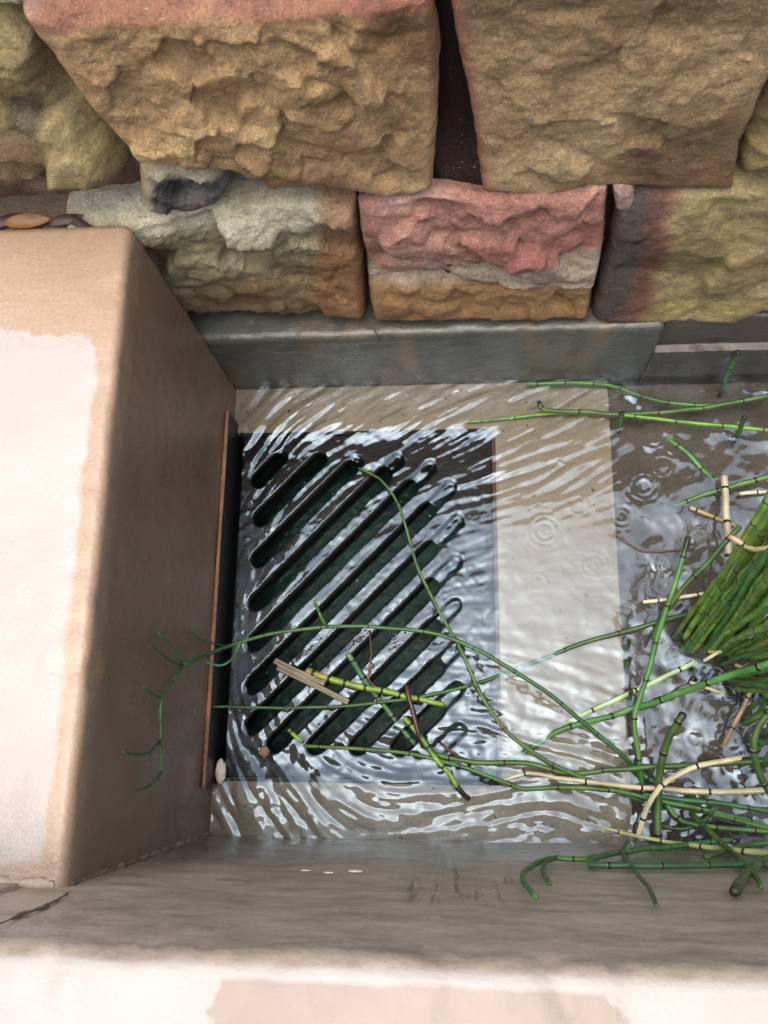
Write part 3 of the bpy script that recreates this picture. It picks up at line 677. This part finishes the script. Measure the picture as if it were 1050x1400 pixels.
def lic(A, n, step):
    out = A.copy(); I, J = np.meshgrid(np.arange(A.shape[0], dtype=float), np.arange(A.shape[1], dtype=float), indexing='ij')
    for sg in (1, -1):
        x, y = I.copy(), J.copy(); px, py = fx.copy()*sg, fy.copy()*sg
        for k in range(n):
            i = np.clip(x.round().astype(int), 0, A.shape[0]-1); j = np.clip(y.round().astype(int), 0, A.shape[1]-1)
            dx, dy = fx[i, j], fy[i, j]; s_ = np.sign(dx*px+dy*py); s_[s_ == 0] = 1; px, py = dx*s_, dy*s_
            x += step*px; y += step*py; out += bil(A, x, y)*(1-(k/n)**2)
    return out
def unit(A):
    g0, g1 = np.gradient(A, DX); return A/np.sqrt((g0**2+g1**2).mean())
wn = RNG.normal(size=Xg.shape)
f1 = gblur(wn, 1.25)-gblur(wn, 3.6); s1 = unit(gblur(lic(f1, 12, 1.5), .7))
f2 = gblur(RNG.normal(size=Xg.shape), 2.6); f2 = f2-gblur(f2, 8); s2 = unit(gblur(lic(f2, 14, 2.0), 1))
iso = unit(gblur(RNG.normal(size=Xg.shape), 2.6)-gblur(RNG.normal(size=Xg.shape), 8)*0); iso = unit(iso-gblur(iso, 9))
iso2 = unit(gblur(RNG.normal(size=Xg.shape), 8))
low = fbm(Xg*12, Yg*12, Xg*0+3, 3)
calm = sm(0, 60, Ug-640)*sm(0, 40, 860-Ug)*sm(-20, 70, Vg-680)*sm(0, 80, 920-Vg)
poolk = sm(820, 870, Ug)
top = sm(720, 640, Vg); bot = sm(880, 1000, Vg)
grk = sm(XG1+.016, XG1-.016, Xg)*sm(YG0+.016, YG0-.016, Yg)*sm(YG1-.016, YG1+.016, Yg)
act = np.clip(.55+.9*low, .15, 1.3)
a1 = (.115*top+.06*bot+.05)*(1-.80*calm)*(1-poolk)*act
a2 = (.075*top+.035*bot+.035)*(1-.80*calm)*(1-poolk)*(.7+.6*act)
a3 = .022+.05*poolk*np.clip(.7+1.2*low, .1, 1.5)+.03*bot
fine = unit(gblur(RNG.normal(size=Xg.shape), 1.6)); h = .07*grk*fine*np.clip(.5+1.6*fbm(Xg*22, Yg*22, Xg*0+8, 3), 0, 1.4)+a1*s1+a2*s2+a3*iso+(.025+.05*poolk)*iso2
for (u, v, A, Rm) in ((745, 726, .16, .030), (880, 664, .22, .034), (866, 640, .14, .022), (812, 772, .12, .024), (735, 795, .09, .02), (905, 640, .18, .02), (920, 612, .14, .018), (893, 596, .16, .02), (960, 560, .14, .018), (850, 705, .14, .024),
                      (905, 770, .14, .022), (940, 700, .12, .02), (880, 905, .16, .02), (860, 880, .14, .018), (950, 1010, .12, .02), (790, 690, .08, .02), (905, 1010, .12, .02), (1000, 590, .13, .02), (760, 640, .08, .018)):
    c = at(u, v, z=ZW); r = np.hypot(Xg-c[0], Yg-c[1]); lam = .0082
    h = h+.75*A*lam/(2*np.pi)*np.sin(2*np.pi*r/lam+u)*np.exp(-((r-Rm*.45)/(Rm*.35))**2)
Zg = ZW+h
# a thin sheet over the iron, pulled down at the edges of every open slot and along the gap beside the block
Zg = Zg-.0035*grk
def seg_d(a, b):
    ab = b-a; t = np.clip(((Xg-a[0])*ab[0]+(Yg-a[1])*ab[1])/(ab@ab), 0, 1); return np.hypot(Xg-a[0]-t*ab[0], Yg-a[1]-t*ab[1])-SW
dm = np.full_like(Xg, 1.0); dall = np.full_like(Xg, 1.0)
for (a, b), tm in zip(SP, TMAX):
    dall = np.minimum(dall, seg_d(a, b))
    if tm > 0: dm = np.minimum(dm, seg_d(a+.02*(b-a), a+tm*(b-a)))
gap = np.where((Yg < YG0+.006) & (Yg > YG1-.006), Xg-(XG0-.0005), 1.0)
dm = np.minimum(dm, gap)+.0012*fbm(Xg*160, Yg*160, Xg*0, 2)
Zg = Zg-.0025*sm(.002, -.006, dall)
Zg = Zg-.020*sm(.0018, -.0050, dm)
Zg = np.maximum(Zg, np.where(grk > .5, -.03, .0015))
Zfar = np.full((nx_-nfx, ny_), 0.0)+Zg[-1][None, :]
X3 = np.repeat(xs[:, None], ny_, 1); Y3 = np.repeat(ys[None], nx_, 0); Z3 = np.concatenate([Zg, Zfar], 0)
Fw = grid_faces(nx_, ny_)
dead = np.zeros((nx_, ny_), bool); dead[:nfx] = dm < -.0035
Fw = Fw[~dead.ravel()[Fw].any(1)]
o = obj('water', np.stack([X3, Y3, Z3], -1).reshape(-1, 3), Fw, M_water)
tag(o, kind='structure')

# ------------------------------------------------------------------ horsetail stems
def node_mesh():
    prof = [(-.95, 1.00, 1), (-.55, 1.10, 1), (-.45, 1.14, 0), (.45, 1.17, 0), (.9, 1.10, 0), (1.0, 1.0, 0)]
    n = 8; V = []; F = []; mi = []
    for k, (z, r, m_) in enumerate(prof):
        for j in range(n):
            a = 2*math.pi*j/n; zz = z+(.35 if (k == len(prof)-2 and j % 2) else 0); V.append((r*math.cos(a), r*math.sin(a), zz))
    for k in range(len(prof)-1):
        for j in range(n):
            F.append((k*n+j, k*n+(j+1) % n, (k+1)*n+(j+1) % n, (k+1)*n+j)); mi.append(1 if k == 0 else 0)
    return mesh_from('node', V, F, [M_sheath, M_band], mi=mi)
NODE = node_mesh()
def spline(P, step):
    P = np.array(P, float)
    if len(P) == 2: P = np.array([P[0], P[0]*.67+P[1]*.33, P[0]*.33+P[1]*.67, P[1]])
    E = np.vstack([2*P[0]-P[1], P, 2*P[-1]-P[-2]]); out = []
    for k in range(1, len(E)-2):
        p0, p1, p2, p3 = E[k-1], E[k], E[k+1], E[k+2]; n = max(2, int(np.linalg.norm(p2-p1)/step))
        for t in np.arange(n)/n:
            out.append(.5*((2*p1)+(-p0+p2)*t+(2*p0-5*p1+4*p2-p3)*t*t+(-p0+3*p1-3*p2+p3)*t**3))
    out.append(P[-1]); return np.array(out)
def tube_mesh(C, r, n=10, tipcol=None, shade=None):
    t = np.gradient(C, axis=0); t /= np.linalg.norm(t, axis=1)[:, None]+1e-12
    ref = np.array([.13, .21, 1.0]); e1 = np.cross(t, ref); e1 /= np.linalg.norm(e1, axis=1)[:, None]+1e-12; e2 = np.cross(t, e1)
    a = np.linspace(0, 2*np.pi, n, endpoint=False)
    Rg = C[:, None]+r[:, None, None]*(np.cos(a)[None, :, None]*e1[:, None]+np.sin(a)[None, :, None]*e2[:, None])
    V = np.vstack([Rg.reshape(-1, 3), C[0]-t[0]*r[0]*.5, C[-1]+t[-1]*r[-1]*.7]); ns = len(C)
    F = [tuple(f) for f in tubefaces(ns, n)]+[(ns*n, (j+1) % n, j) for j in range(n)]+[(ns*n+1, (ns-1)*n+j, (ns-1)*n+(j+1) % n) for j in range(n)]
    return V, F
def stem(name, P, rad, m, parent=None, spacing=.05, nodes=True, label=None, cat='horsetail', group=None, taper=(1, 1), tipdark=0, first=None, tint=None, spname='node', nfat=.97, nlen=.5):
    """P: world points from one end to the other"""
    if parent is None or 'clump' not in parent.name: rad *= .88
    C = spline(P, .012); C[1:-1] += .0013*np.stack([perlin(C[1:-1, 0]*34+k*7, C[1:-1, 1]*34, C[1:-1, 2]*34+k) for k in range(3)], 1)*(rad/.0034); L = np.concatenate([[0], np.cumsum(np.linalg.norm(np.diff(C, axis=0), axis=1))]); s = L/L[-1]
    r = rad*(taper[0]+(taper[1]-taper[0])*s)
    V, F = tube_mesh(C, r)
    col = np.ones((len(V), 3)); sv = np.append(np.repeat(s, 10), [0, 1]); lv = sv*L[-1]
    col *= (1+.22*np.sin(lv/spacing*6.283+1)*1.0)[:, None]
    col *= np.append(np.tile([1.16, .84], len(s)*5), [1, 1])[:, None]
    age = (m in (M_green, M_deep, M_clump))*np.clip(perlin(sv*4+RNG.rand()*99, sv*0, sv*0)*1.6, 0, 1)[:, None]; col = col*(1-age)+col*age*np.array([1.7, .95, .75])
    if tipdark: col[lv < tipdark] *= np.array([.14, .10, .10])
    if tint is not None:
        for a_, b_, c_ in tint: col[(sv >= a_) & (sv <= b_)] *= np.array(c_)
    o = obj(name, V, F, m, parent, origin=tuple(C[len(C)//2] if parent is None else C[0]), col=col)
    if label: tag(o, label, cat, group)
    if nodes:
        d = spacing*(.35 if first is None else first) if not tipdark else tipdark
        while d < L[-1]-.006:
            c = np.array([np.interp(d, L, C[:, k]) for k in range(3)]); c2_ = np.array([np.interp(d+.003, L, C[:, k]) for k in range(3)])
            q = Vector(c2_-c).to_track_quat('Z', 'Y'); rr = rad*(taper[0]+(taper[1]-taper[0])*d/L[-1])
            nd_ = bpy.data.objects.new(spname, NODE); COL.objects.link(nd_)
            nd_.parent = o; nd_.matrix_parent_inverse = Matrix.Translation(-LOC[o.name])
            nd_.location = c; nd_.rotation_mode = 'QUATERNION'; nd_.rotation_quaternion = q; nd_.scale = (rr*nfat, rr*nfat, max(rr*nlen, .0009))
            d += spacing*random.uniform(.85, 1.18)
    return o
def pz(*pts):
    """(u, v, height) -> world"""
    out = []
    for u, v, z in pts:
        p = at(u, v, z=z)
        if p[1] < YF+.007: p = at(u, v, y=YF+.007)       # lies against the front wall
        elif p[1] > YK-.005 and p[2] < HK: p = at(u, v, y=YK-.005)
        out.append(p)
    return out
SURF = ZW
GRP = 'horsetail stems lying over the water'
def lay(pts, rad, m, label, **k):
    return stem('horsetail', pz(*pts), rad, m, label=label, group=k.pop('group', GRP), **k)

# the long arching one whose tip leans on the block, with its whorl of thin twigs
fx_ = lambda u, v: at(u, v, x=XB+.012)
o = stem('horsetail', [fx_(250, 910)]+pz((310, 884, .10), (370, 867, .095), (450, 857, .085), (520, 858, .08), (600, 868, .075), (660, 893, .07), (745, 945, .06), (800, 990, .045), (855, 1036, .03), (880, 1068, .004)), .0030, M_deep, spacing=.064,
         label='long arching green stem crossing the grate and leaning on the block', group=GRP, taper=(.8, 1.1))
for k, pp in enumerate(([(250, 910), (232, 903), (214, 888), (204, 884)], [(250, 910), (240, 888), (228, 876), (216, 864)], [(250, 910), (234, 934), (222, 952), (219, 985), (220, 1015), (221, 1048), (219, 1066)], [(222, 955), (208, 948), (196, 939)],
                        [(221, 1010), (205, 1028), (188, 1032), (168, 1028)], [(220, 1055), (208, 1072), (183, 1083)], [(312, 884), (286, 878), (264, 868), (248, 858)])):
    stem('twig', [fx_(*q) for q in pp], .0021 if k == 2 else .0014, M_deep, o, spacing=.026, taper=(1, .7), spname='node')
stem('twig', pz((448, 858, .086), (440, 846, .098), (434, 832, .104), (430, 822, .11)), .0022, M_green, o, spacing=.02)
stem('twig', pz((328, 880, .098), (316, 902, .088), (300, 910, .09), (282, 905, .10)), .0017, M_deep, o, spacing=.04)
lay([(490, 640, .012), (520, 655, .016), (545, 690, .022), (560, 740, .024), (575, 785, .026), (600, 835, .030), (632, 892, .034), (655, 945, .034), (687, 994, .032), (725, 1026, .030), (766, 1050, .026), (840, 1080, .022), (880, 1096, .014)], .0030, M_green,
    'thin stem curving from the top of the grate down to the tangle', spacing=.060, taper=(.55, 1.1))
lay([(291, 966, .045), (400, 968, .022), (470, 965, .016), (560, 955, .015), (640, 938, .012), (700, 916, .004), (741, 902, .004), (795, 880, .012), (875, 858, .016), (930, 842, .02), (975, 835, .0)], .0032, M_deep,
    'nearly straight thin stem across the lower grate, half sunk on the right', spacing=.06, taper=(.6, 1.15))
lay([(415, 1020, .012), (480, 1023, .015), (550, 1029, .018), (600, 1040, .020), (650, 1054, .022), (700, 1073, .022), (719, 1080, .022), (758, 1076, .024), (840, 1081, .022), (880, 1090, .02), (965, 1108, .016), (1060, 1132, .006)], .0034, M_green,
    'stem along the foot of the grate with a kink by the pale apron', spacing=.055, taper=(.7, 1.1))
lay([(590, 1030, .014), (650, 1043, .016), (719, 1044, .02), (780, 1057, .022), (844, 1052, .024), (917, 1047, .026), (1060, 1040, .02)], .0036, M_green, 'level stem running right from the foot of the grate, above the straw', spacing=.06)
lay([(420, 917, .014), (440, 925, .016), (480, 936, .018), (540, 948, .018), (606, 963, .016)], .0048, M_lime, 'short bright lime piece lying on the lower grate', spacing=.024, taper=(1.05, .75), group='broken pieces on the grate', tint=[(0, .14, (1.5, .8, 1.2))])
for (pp, lb) in (([(375, 903, .014), (410, 920, .02), (444, 934, .014)], 'dark upper split straw stub beside the lime piece'), ([(379, 912, .014), (420, 932, .02), (476, 960, .014)], 'pale lower split straw stub beside the lime piece')):
    V, F = [], []; a, b, c = pz(*pp); C = spline([a, b, c], .006); t = C[-1]-C[0]; sidev = np.cross(t/np.linalg.norm(t), [0, 0, 1])
    nst = 7; rr = .0040; us = np.linspace(-1.9, 1.9, nst)
    V = np.concatenate([C+rr*math.sin(q)*sidev+np.array([0, 0, rr*(math.cos(q)-1)*.8]) for q in us]).reshape(nst, len(C), 3)
    V[..., 2] += .0012*perlin(V[..., 0]*200, V[..., 1]*200, V[..., 2]*0)
    V2 = V-np.array([0, 0, .0012]); F1 = grid_faces(nst, len(C)); n0 = nst*len(C)
    bandc = np.where(np.arange(nst) % 2 == 0, .55, .10)[:, None, None]*np.ones((nst, len(C), 3))
    o = obj('straw_piece', np.concatenate([V.reshape(-1, 3), V2.reshape(-1, 3)]), np.concatenate([F1, F1[:, ::-1]+n0]), M_straw, origin=tuple(b), col=np.concatenate([bandc.reshape(-1, 3)]*2))
    tag(o, lb, 'straw', 'broken pieces on the grate')
lay([(475, 893, .03), (487, 912, .022), (500, 932, .014), (525, 965, .003), (552, 1000, -.001), (572, 1022, -.002)], .0040, M_deep, 'dark stem dipping under the water below the lime piece', spacing=.03, group='broken pieces on the grate')
lay([(553, 982, .02), (572, 1003, .022), (597, 1038, .024), (614, 1058, .022), (628, 1078, .018), (641, 1092, .012)], .0046, M_lime, 'slanting lime piece with a black split tip at the foot of the grate', spacing=.03, taper=(.8, .8), group='broken pieces on the grate', tint=[(.83, 1, (.1, .06, .1)), (.2, .5, (.35, .6, .5))])
lay([(395, 998, .010), (403, 1006, .012), (413, 1013, .010)], .0028, M_lime, 'tiny yellow stub at the lower left of the grate', spacing=.012, group='broken pieces on the grate')
def twig(pts, rad, m, label, cat='twig', **k): return stem('twig', pz(*pts), rad, m, nodes=False, label=label, cat=cat, **k)
twig([(556, 938, .024), (562, 965, .026), (570, 995, .026), (578, 1022, .020)], .0042, M_brown, 'wet red brown twig standing across the lime pieces', taper=(.9, .7))
twig([(602, 1016, .012), (618, 1028, .014), (634, 1040, .010)], .0020, M_brown, 'thin reddish twig at the lower right of the grate')
twig([(505, 862, .014), (508, 895, .016), (503, 925, .014), (512, 938, .018)], .0011, M_brown, 'hair thin dark twig hanging over the middle bars')
twig([(842, 733, .010), (862, 745, .011), (880, 754, .011), (910, 754, .010), (950, 750, .010)], .0014, M_brown, 'fine bent twig floating on the pool right of the apron')

# stems in the pool and over the right hand floor
lay([(941, 735, .115), (925, 792, .095), (905, 850, .07), (886, 920, .045), (868, 975, .03), (870, 1012, .026), (877, 1062, .012), (882, 1090, -.005)], .0036, M_green, 'tall stem with a dark cut top rising over the pool', spacing=.052, tipdark=.022)
lay([(1012, 720, .10), (974, 762, .08), (931, 808, .055), (905, 845, .03), (890, 880, .0)], .0036, M_green, 'slim stem just left of the clump, parallel to its edge', spacing=.055)
lay([(934, 976, .10), (916, 1006, .08), (905, 1036, .06), (900, 1080, .03), (900, 1150, -.01)], .0050, M_green, 'short upright stem with a black pointed tip above the straw', spacing=.048, tipdark=.010)
lay([(1062, 903, .12), (1000, 923, .085), (955, 938, .06), (898, 959, .022), (860, 970, .008), (833, 980, .010), (772, 996, .014), (745, 1010, .006), (715, 1030, .002), (690, 1042, .002)], .0044, M_green, 'thick stem leaving the clump leftward and sinking beyond the apron edge', spacing=.06, taper=(1.15, .8))
lay([(948, 906, .012), (885, 937, .010), (840, 957, .010), (795, 978, .008), (772, 990, .003)], .0034, M_straw, 'bleached greenish stalk on the water left of the clump', spacing=.052, tint=[(0, 1, (.62, .95, .8))], group='dead straw stalks')
lay([(690, 1066, .018), (722, 1057, .024), (760, 1063, .026), (850, 1074, .03), (920, 1080, .03), (980, 1083, .03), (1060, 1080, .03)], .0038, M_straw, 'longest cream straw lying level across the tangle', spacing=.072, group='dead straw stalks', taper=(.7, 1.1))
lay([(873, 1141, .03), (884, 1107, .035), (903, 1076, .04), (930, 1058, .042), (957, 1047, .044), (1012, 1036, .045)], .0036, M_straw, 'cream straw bent up over the level one', spacing=.05, group='dead straw stalks')
lay([(822, 1131, .03), (850, 1138, .034), (905, 1150, .036), (970, 1158, .036), (1060, 1168, .036)], .0038, M_straw, 'greenish straw slanting low by the front wall', spacing=.055, group='dead straw stalks', tint=[(0, 1, (.75, .9, .55))], taper=(.5, 1.1))
lay([(990, 652, .02), (993, 700, .035), (996, 760, .04), (997, 806, .03)], .0048, M_straw, 'upright pale straw in front of the clump', spacing=.05, group='dead straw stalks')
lay([(944, 694, .012), (980, 708, .014), (1006, 719, .012)], .0030, M_tan, 'short tan stalk crossing the upright straw', spacing=.022, group='dead straw stalks')
lay([(880, 823, .012), (930, 817, .014), (990, 807, .016)], .0026, M_straw, 'pale straw poking out left of the clump foot', spacing=.05, group='dead straw stalks')
lay([(1012, 675, .016), (1062, 671, .016)], .0028, M_straw, 'pale straw at the right edge above the clump', spacing=.06, group='dead straw stalks')
lay([(1028, 940, .04), (1010, 978, .03), (990, 1018, .014)], .0032, M_tan, 'withered stalk hanging below the clump', spacing=.035, group='dead straw stalks')
lay([(998, 734, .26), (1012, 742, .265), (1030, 751, .26), (1062, 746, .25)], .0030, M_tan, 'bent tan stalk lying across the clump stems', spacing=.04, group='dead straw stalks')
# along the front wall
o = lay([(733, 1226, .10), (718, 1210, .10), (715, 1194, .095), (738, 1179, .085), (760, 1172, .07), (800, 1175, .06), (840, 1166, .05), (880, 1161, .04), (950, 1154, .03), (1000, 1148, .02)], .0033, M_green, 'stem with curled branching tips hanging down the front wall', spacing=.036, taper=(.7, 1.05))
stem('twig', pz((760, 1172, .07), (746, 1180, .085), (742, 1192, .095), (752, 1208, .10)), .0022, M_green, o, spacing=.02)
o = lay([(805, 1182, .06), (860, 1184, .055), (930, 1184, .05), (1060, 1182, .04)], .0034, M_deep, 'level stem resting against the foot of the front wall', spacing=.05)
stem('twig', pz((805, 1180, .06), (820, 1172, .06), (850, 1165, .055), (885, 1158, .05)), .0030, M_deep, o, spacing=.04)
lay([(898, 1239, .12), (887, 1214, .11), (868, 1190, .09), (852, 1166, .06), (858, 1150, .05)], .0026, M_green, 'thin jointed tip drooping on the front wall', spacing=.020, taper=(.7, 1.1))
lay([(1041, 1213, .12), (1026, 1190, .11), (1000, 1165, .09), (965, 1132, .06), (945, 1112, .03)], .0034, M_green, 'slanting stem across the straw near the bottom right', spacing=.034, taper=(.7, 1.1))
lay([(1004, 1219, .14), (1012, 1206, .14), (1026, 1192, .13), (1060, 1166, .11)], .0040, M_green, 'stem ending in a fat brown bud at the lower right', spacing=.022, tint=[(0, .05, (.3, .2, .15)), (.05, .16, (1.9, .9, .8))], taper=(1.15, .9))
lay([(1062, 962, .10), (1038, 992, .09), (1030, 1028, .08), (1042, 1068, .06), (1060, 1092, .05)], .0044, M_green, 'bowed stem at the right edge below the clump', spacing=.04)
lay([(905, 1097, .012), (970, 1112, .014), (1062, 1136, .012)], .0034, M_green, 'upper of the short stems under the long straw', spacing=.055)
lay([(880, 1086, .02), (940, 1094, .02), (1000, 1101, .016), (1062, 1112, .010)], .0032, M_deep, 'deep green stem just under the level straw', spacing=.05)
lay([(912, 1100, .016), (932, 1123, .016), (985, 1132, .018), (1062, 1138, .018)], .0034, M_green, 'elbowed stem low in the tangle', spacing=.05)
lay([(870, 1052, .010), (900, 1072, .012), (950, 1090, .010)], .0034, M_deep, 'short dark stem passing under the crossing straws', spacing=.045)
lay([(903, 1128, .008), (935, 1134, .010), (965, 1120, .014), (975, 1104, .02)], .0032, M_deep, 'hooked dark stem in the shade of the tangle', spacing=.04)
lay([(965, 1172, .03), (1010, 1158, .034), (1062, 1150, .036)], .0032, M_green, 'stem rising right behind the slanting straw', spacing=.05)
# along the kerb
lay([(737, 549, .03), (740, 558, .028), (752, 562, .024), (800, 563, .018), (850, 567, .016), (960, 558, .016), (1060, 538, .02)], .0034, M_green, 'stem with a black hooked tip floating under the kerb', spacing=.055, tipdark=.008)
lay([(640, 577, .007), (700, 572, .008), (760, 565, .012), (830, 566, .016), (900, 573, .02), (1060, 589, .03)], .0028, M_lime, 'bright thin stem crossing under the hooked one', spacing=.05, taper=(.7, 1.1), tint=[(0, 1, (.6, .85, .7))])
lay([(721, 525, .016), (780, 523, .018), (830, 526, .014), (860, 536, .006), (900, 548, .004), (950, 554, .012), (970, 553, .014)], .0028, M_green, 'thin stem lying right against the kerb foot', spacing=.036)
lay([(1009, 481, .075), (1001, 497, .05), (990, 523, .02), (985, 540, -.01)], .0036, M_deep, 'short stub with a dark top in front of the brown kerb', spacing=.03, tipdark=.008)
lay([(1018, 570, .05), (1011, 590, .02), (1006, 606, -.01)], .0036, M_deep, 'dark topped stub standing in the water at the right', spacing=.03, tipdark=.007)
lay([(851, 564, .035), (848, 578, .015), (845, 590, -.008)], .0034, M_deep, 'dark topped stub at the apron edge', spacing=.03, tipdark=.007)
lay([(914, 601, .012), (938, 618, .014), (956, 638, .012), (974, 656, .006)], .0032, M_green, 'slanting stem end in the ripples above the upright straw', spacing=.04)
lay([(922, 692, .006), (962, 676, .012), (1000, 666, .02), (1062, 648, .03)], .0046, M_green, 'thick stem sloping up right behind the upright straw', spacing=.045, taper=(.7, 1))
for (u, v, lb) in ((860, 876, 'dark stub poking up left of the clump, the upper'), (861, 900, 'dark stub poking up left of the clump, the middle'), (863, 945, 'dark stub poking up left of the clump, the lowest')):
    lay([(u, v, .03), (u-2, v+10, .008), (u-3, v+18, -.01)], .0030, M_deep, lb, spacing=.03, tipdark=.007, group='stubs in the water')

# the clump: stems rooted under the water at the right, leaning up and out of the frame
def clump(loc_uv, label, rows, n, seed, rad, zend, spacing, bright=False):
    rs = random.Random(seed); base = at(*loc_uv, z=-.02)
    cl = thing('horsetail_clump', base, label, 'horsetail plant', 'horsetail clumps')
    for k in range(n):
        t = (k+rs.random())/n
        (u0, v0, u1, v1) = [a+(b-a)*t for a, b in zip(rows[0], rows[1])]
        u0 += rs.gauss(0, 9); v0 += rs.gauss(0, 7); v1 += rs.gauss(0, 16); ze = zend*rs.uniform(.55, 1.1)
        bend = rs.gauss(0, 3)
        P = pz((u0, v0, -.02), (u0+(u1-u0)*.3+bend, v0+(v1-v0)*.3+bend*.6, .3*ze), (u0+(u1-u0)*.65, v0+(v1-v0)*.65-bend*.3, .68*ze), (u1, v1, ze))
        P = P+[P[-1]+(P[-1]-P[-2])*.9+np.array([0, 0, -.02])]
        stem('stem', P, rad*rs.uniform(.72, 1.15), (M_clump if bright else M_green) if rs.random() < .72 else M_green, cl, spacing=spacing*rs.uniform(.85, 1.2), taper=(.8, 1.05), nfat=.95, nlen=.32)
    return cl
clump((990, 880), 'dense clump of thick green stems leaning right out of the pool', ((918, 886, 1058, 664), (985, 902, 1080, 832)), 19, 5, .0047, .33, .036, True)
clump((1030, 900), 'low fringe of darker stems spreading level under the big clump', ((945, 868, 1066, 690), (1005, 930, 1090, 960)), 30, 9, .0042, .20, .038, True)
clump((1035, 985), 'sparse lower clump with dead stems below the big one', ((1010, 985, 1075, 930), (1020, 1060, 1080, 1050)), 9, 12, .0034, .10, .045)

for cl_, (u, v), rr in ((bpy.data.objects['horsetail_clump'], (985, 882), .05), (bpy.data.objects['horsetail_clump.001'], (1020, 905), .06)):
    bm = bmesh.new(); bmesh.ops.create_icosphere(bm, subdivisions=5, radius=1)
    Pm = np.array([q.co for q in bm.verts]); dk = 1+.5*fbm(Pm[:, 0]*2+u, Pm[:, 1]*2, Pm[:, 2]*2, 4)+.12*fbm(Pm[:, 0]*12, Pm[:, 1]*12, Pm[:, 2]*12, 3)
    c = at(u, v, z=-.012); Vm = Pm*dk[:, None]*rr*np.array([1.1, .8, .5])+c
    Fm = [tuple(q.index for q in f.verts) for f in bm.faces]; bm.free()
    obj('root_mound', Vm, Fm, M_silt, cl_)
for k in range(10):
    u0, v0 = 965+random.uniform(-25, 70), 905+random.uniform(-15, 40); an = random.uniform(-.6, .6); L_ = random.uniform(20, 50)
    stem('dead_stalk', pz((u0, v0, .012), (u0+L_*.5*math.cos(an), v0-L_*.5*math.sin(an), .022), (u0+L_*math.cos(an), v0-L_*math.sin(an), .018)), .0022, (M_tan, M_brown, M_straw)[k % 3], bpy.data.objects['horsetail_clump'], nodes=False)

# ------------------------------------------------------------------ small things
def pebble(name, c, r, m, label, cat, seed, squash=(1, 1, .6), parent=None):
    bm = bmesh.new(); bmesh.ops.create_icosphere(bm, subdivisions=4, radius=1)
    P = np.array([v.co for v in bm.verts]); d = 1+.28*fbm(P[:, 0]*1.4+seed, P[:, 1]*1.4, P[:, 2]*1.4, 3)
    for v, k in zip(bm.verts, d): v.co = Vector((v.co.x*k*r*squash[0], v.co.y*k*r*squash[1], v.co.z*k*r*squash[2]))
    me = bpy.data.meshes.new(name); bm.to_mesh(me); bm.free(); me.materials.append(m)
    for p in me.polygons: p.use_smooth = True
    return tag(link(name, me, None, tuple(c)), label, cat)
M_whitepeb = concrete('chalky_pebble', (.50, .46, .36), (.70, .66, .56), 60, (.4, .6), bumpd=.001)
M_brownpeb = concrete('brown_pebble', (.16, .085, .045), (.30, .17, .10), 60, (.4, .6), bumpd=.001)
pebble('pebble', at(302, 1055, z=.012), .0085, M_whitepeb, 'chalky white pebble at the foot of the rusty sheet', 'pebble', 3, (.75, 1.7, .8))
pebble('pebble', at(361, 1028, z=.004), .0068, M_brownpeb, 'brown pebble on the lower left corner of the grate', 'pebble', 8)

def leaf(c, L, W, yaw, tilt, m, label, cat='dead leaf'):
    n = 9; V = []; F = []
    for i in range(n):
        t = i/(n-1); wd = W*math.sin(math.pi*min(1, t*.96+.02))**.8
        for j, s_ in enumerate((-1, 0, 1)): V.append((L*(t-.5), s_*wd*.5, .10*L*math.sin(3*t)+abs(s_)*wd*.22+.02*L*math.sin(9*t+s_)))
    F = [tuple(f) for f in grid_faces(n, 3)]; k = len(V)
    V += [(x, y, z-.0008) for x, y, z in V]; F += [tuple(i+k for i in f[::-1]) for f in F]
    o = link('leaf', mesh_from('leaf', V, F, m, col=np.ones((len(V), 3))), None, tuple(c)); o.rotation_euler = (tilt, 0, yaw)
    return tag(o, label, cat)
M_leafo = stem_mat('orange_dead_leaf', (.10, .032, .008), (.17, .06, .016), .45)
M_leafb = stem_mat('brown_dead_leaf', (.022, .010, .006), (.05, .022, .013), .5)
lz = HB-.012
leaf(at(38, 303, z=lz-.004), .050, .014, .05, .5, M_leafo, 'orange dead leaf wedged behind the concrete block')
for (u, v, L, yw, lb) in ((88, 300, .04, .2, 'dark brown leaf right of the orange one behind the block'), (110, 303, .034, -.5, 'dark brown leaf scrap nearest the corner of the block'), (6, 302, .04, .4, 'dark brown leaf scrap at the left frame edge')):
    leaf(at(u, v, z=lz-.006), L, .010, yw, .7, M_leafb, lb)
V, F = box(-1.05, XB-.006, YK+.001, YW+.06, HB-.09, HB-.022)
tag(obj('soil_fill', V, F, M_ground, smooth=False), 'dark soil packed in the slot behind the concrete block', 'soil')
# moss scrap / insect wing bits on the kerb, flakes on the front wall
twig([(512, 452, .16), (517, 460, .157), (519, 468, .15)], .0011, M_brown, 'tiny dark twig scrap caught on the kerb edge, the left one')
for k, (u, v, lb) in enumerate(((486, 1191, 'white flake stuck on the front wall, the rightmost'), (449, 1193, 'white flake stuck on the front wall, the middle one'), (418, 1190, 'white flake stuck on the front wall, the leftmost'))):
    c = at(u, v, y=YF+.002); pebble('flake', c, .0042 if k == 0 else .003, M_whitepeb, lb, 'flake', 30+k, (1.5, .3, .6))
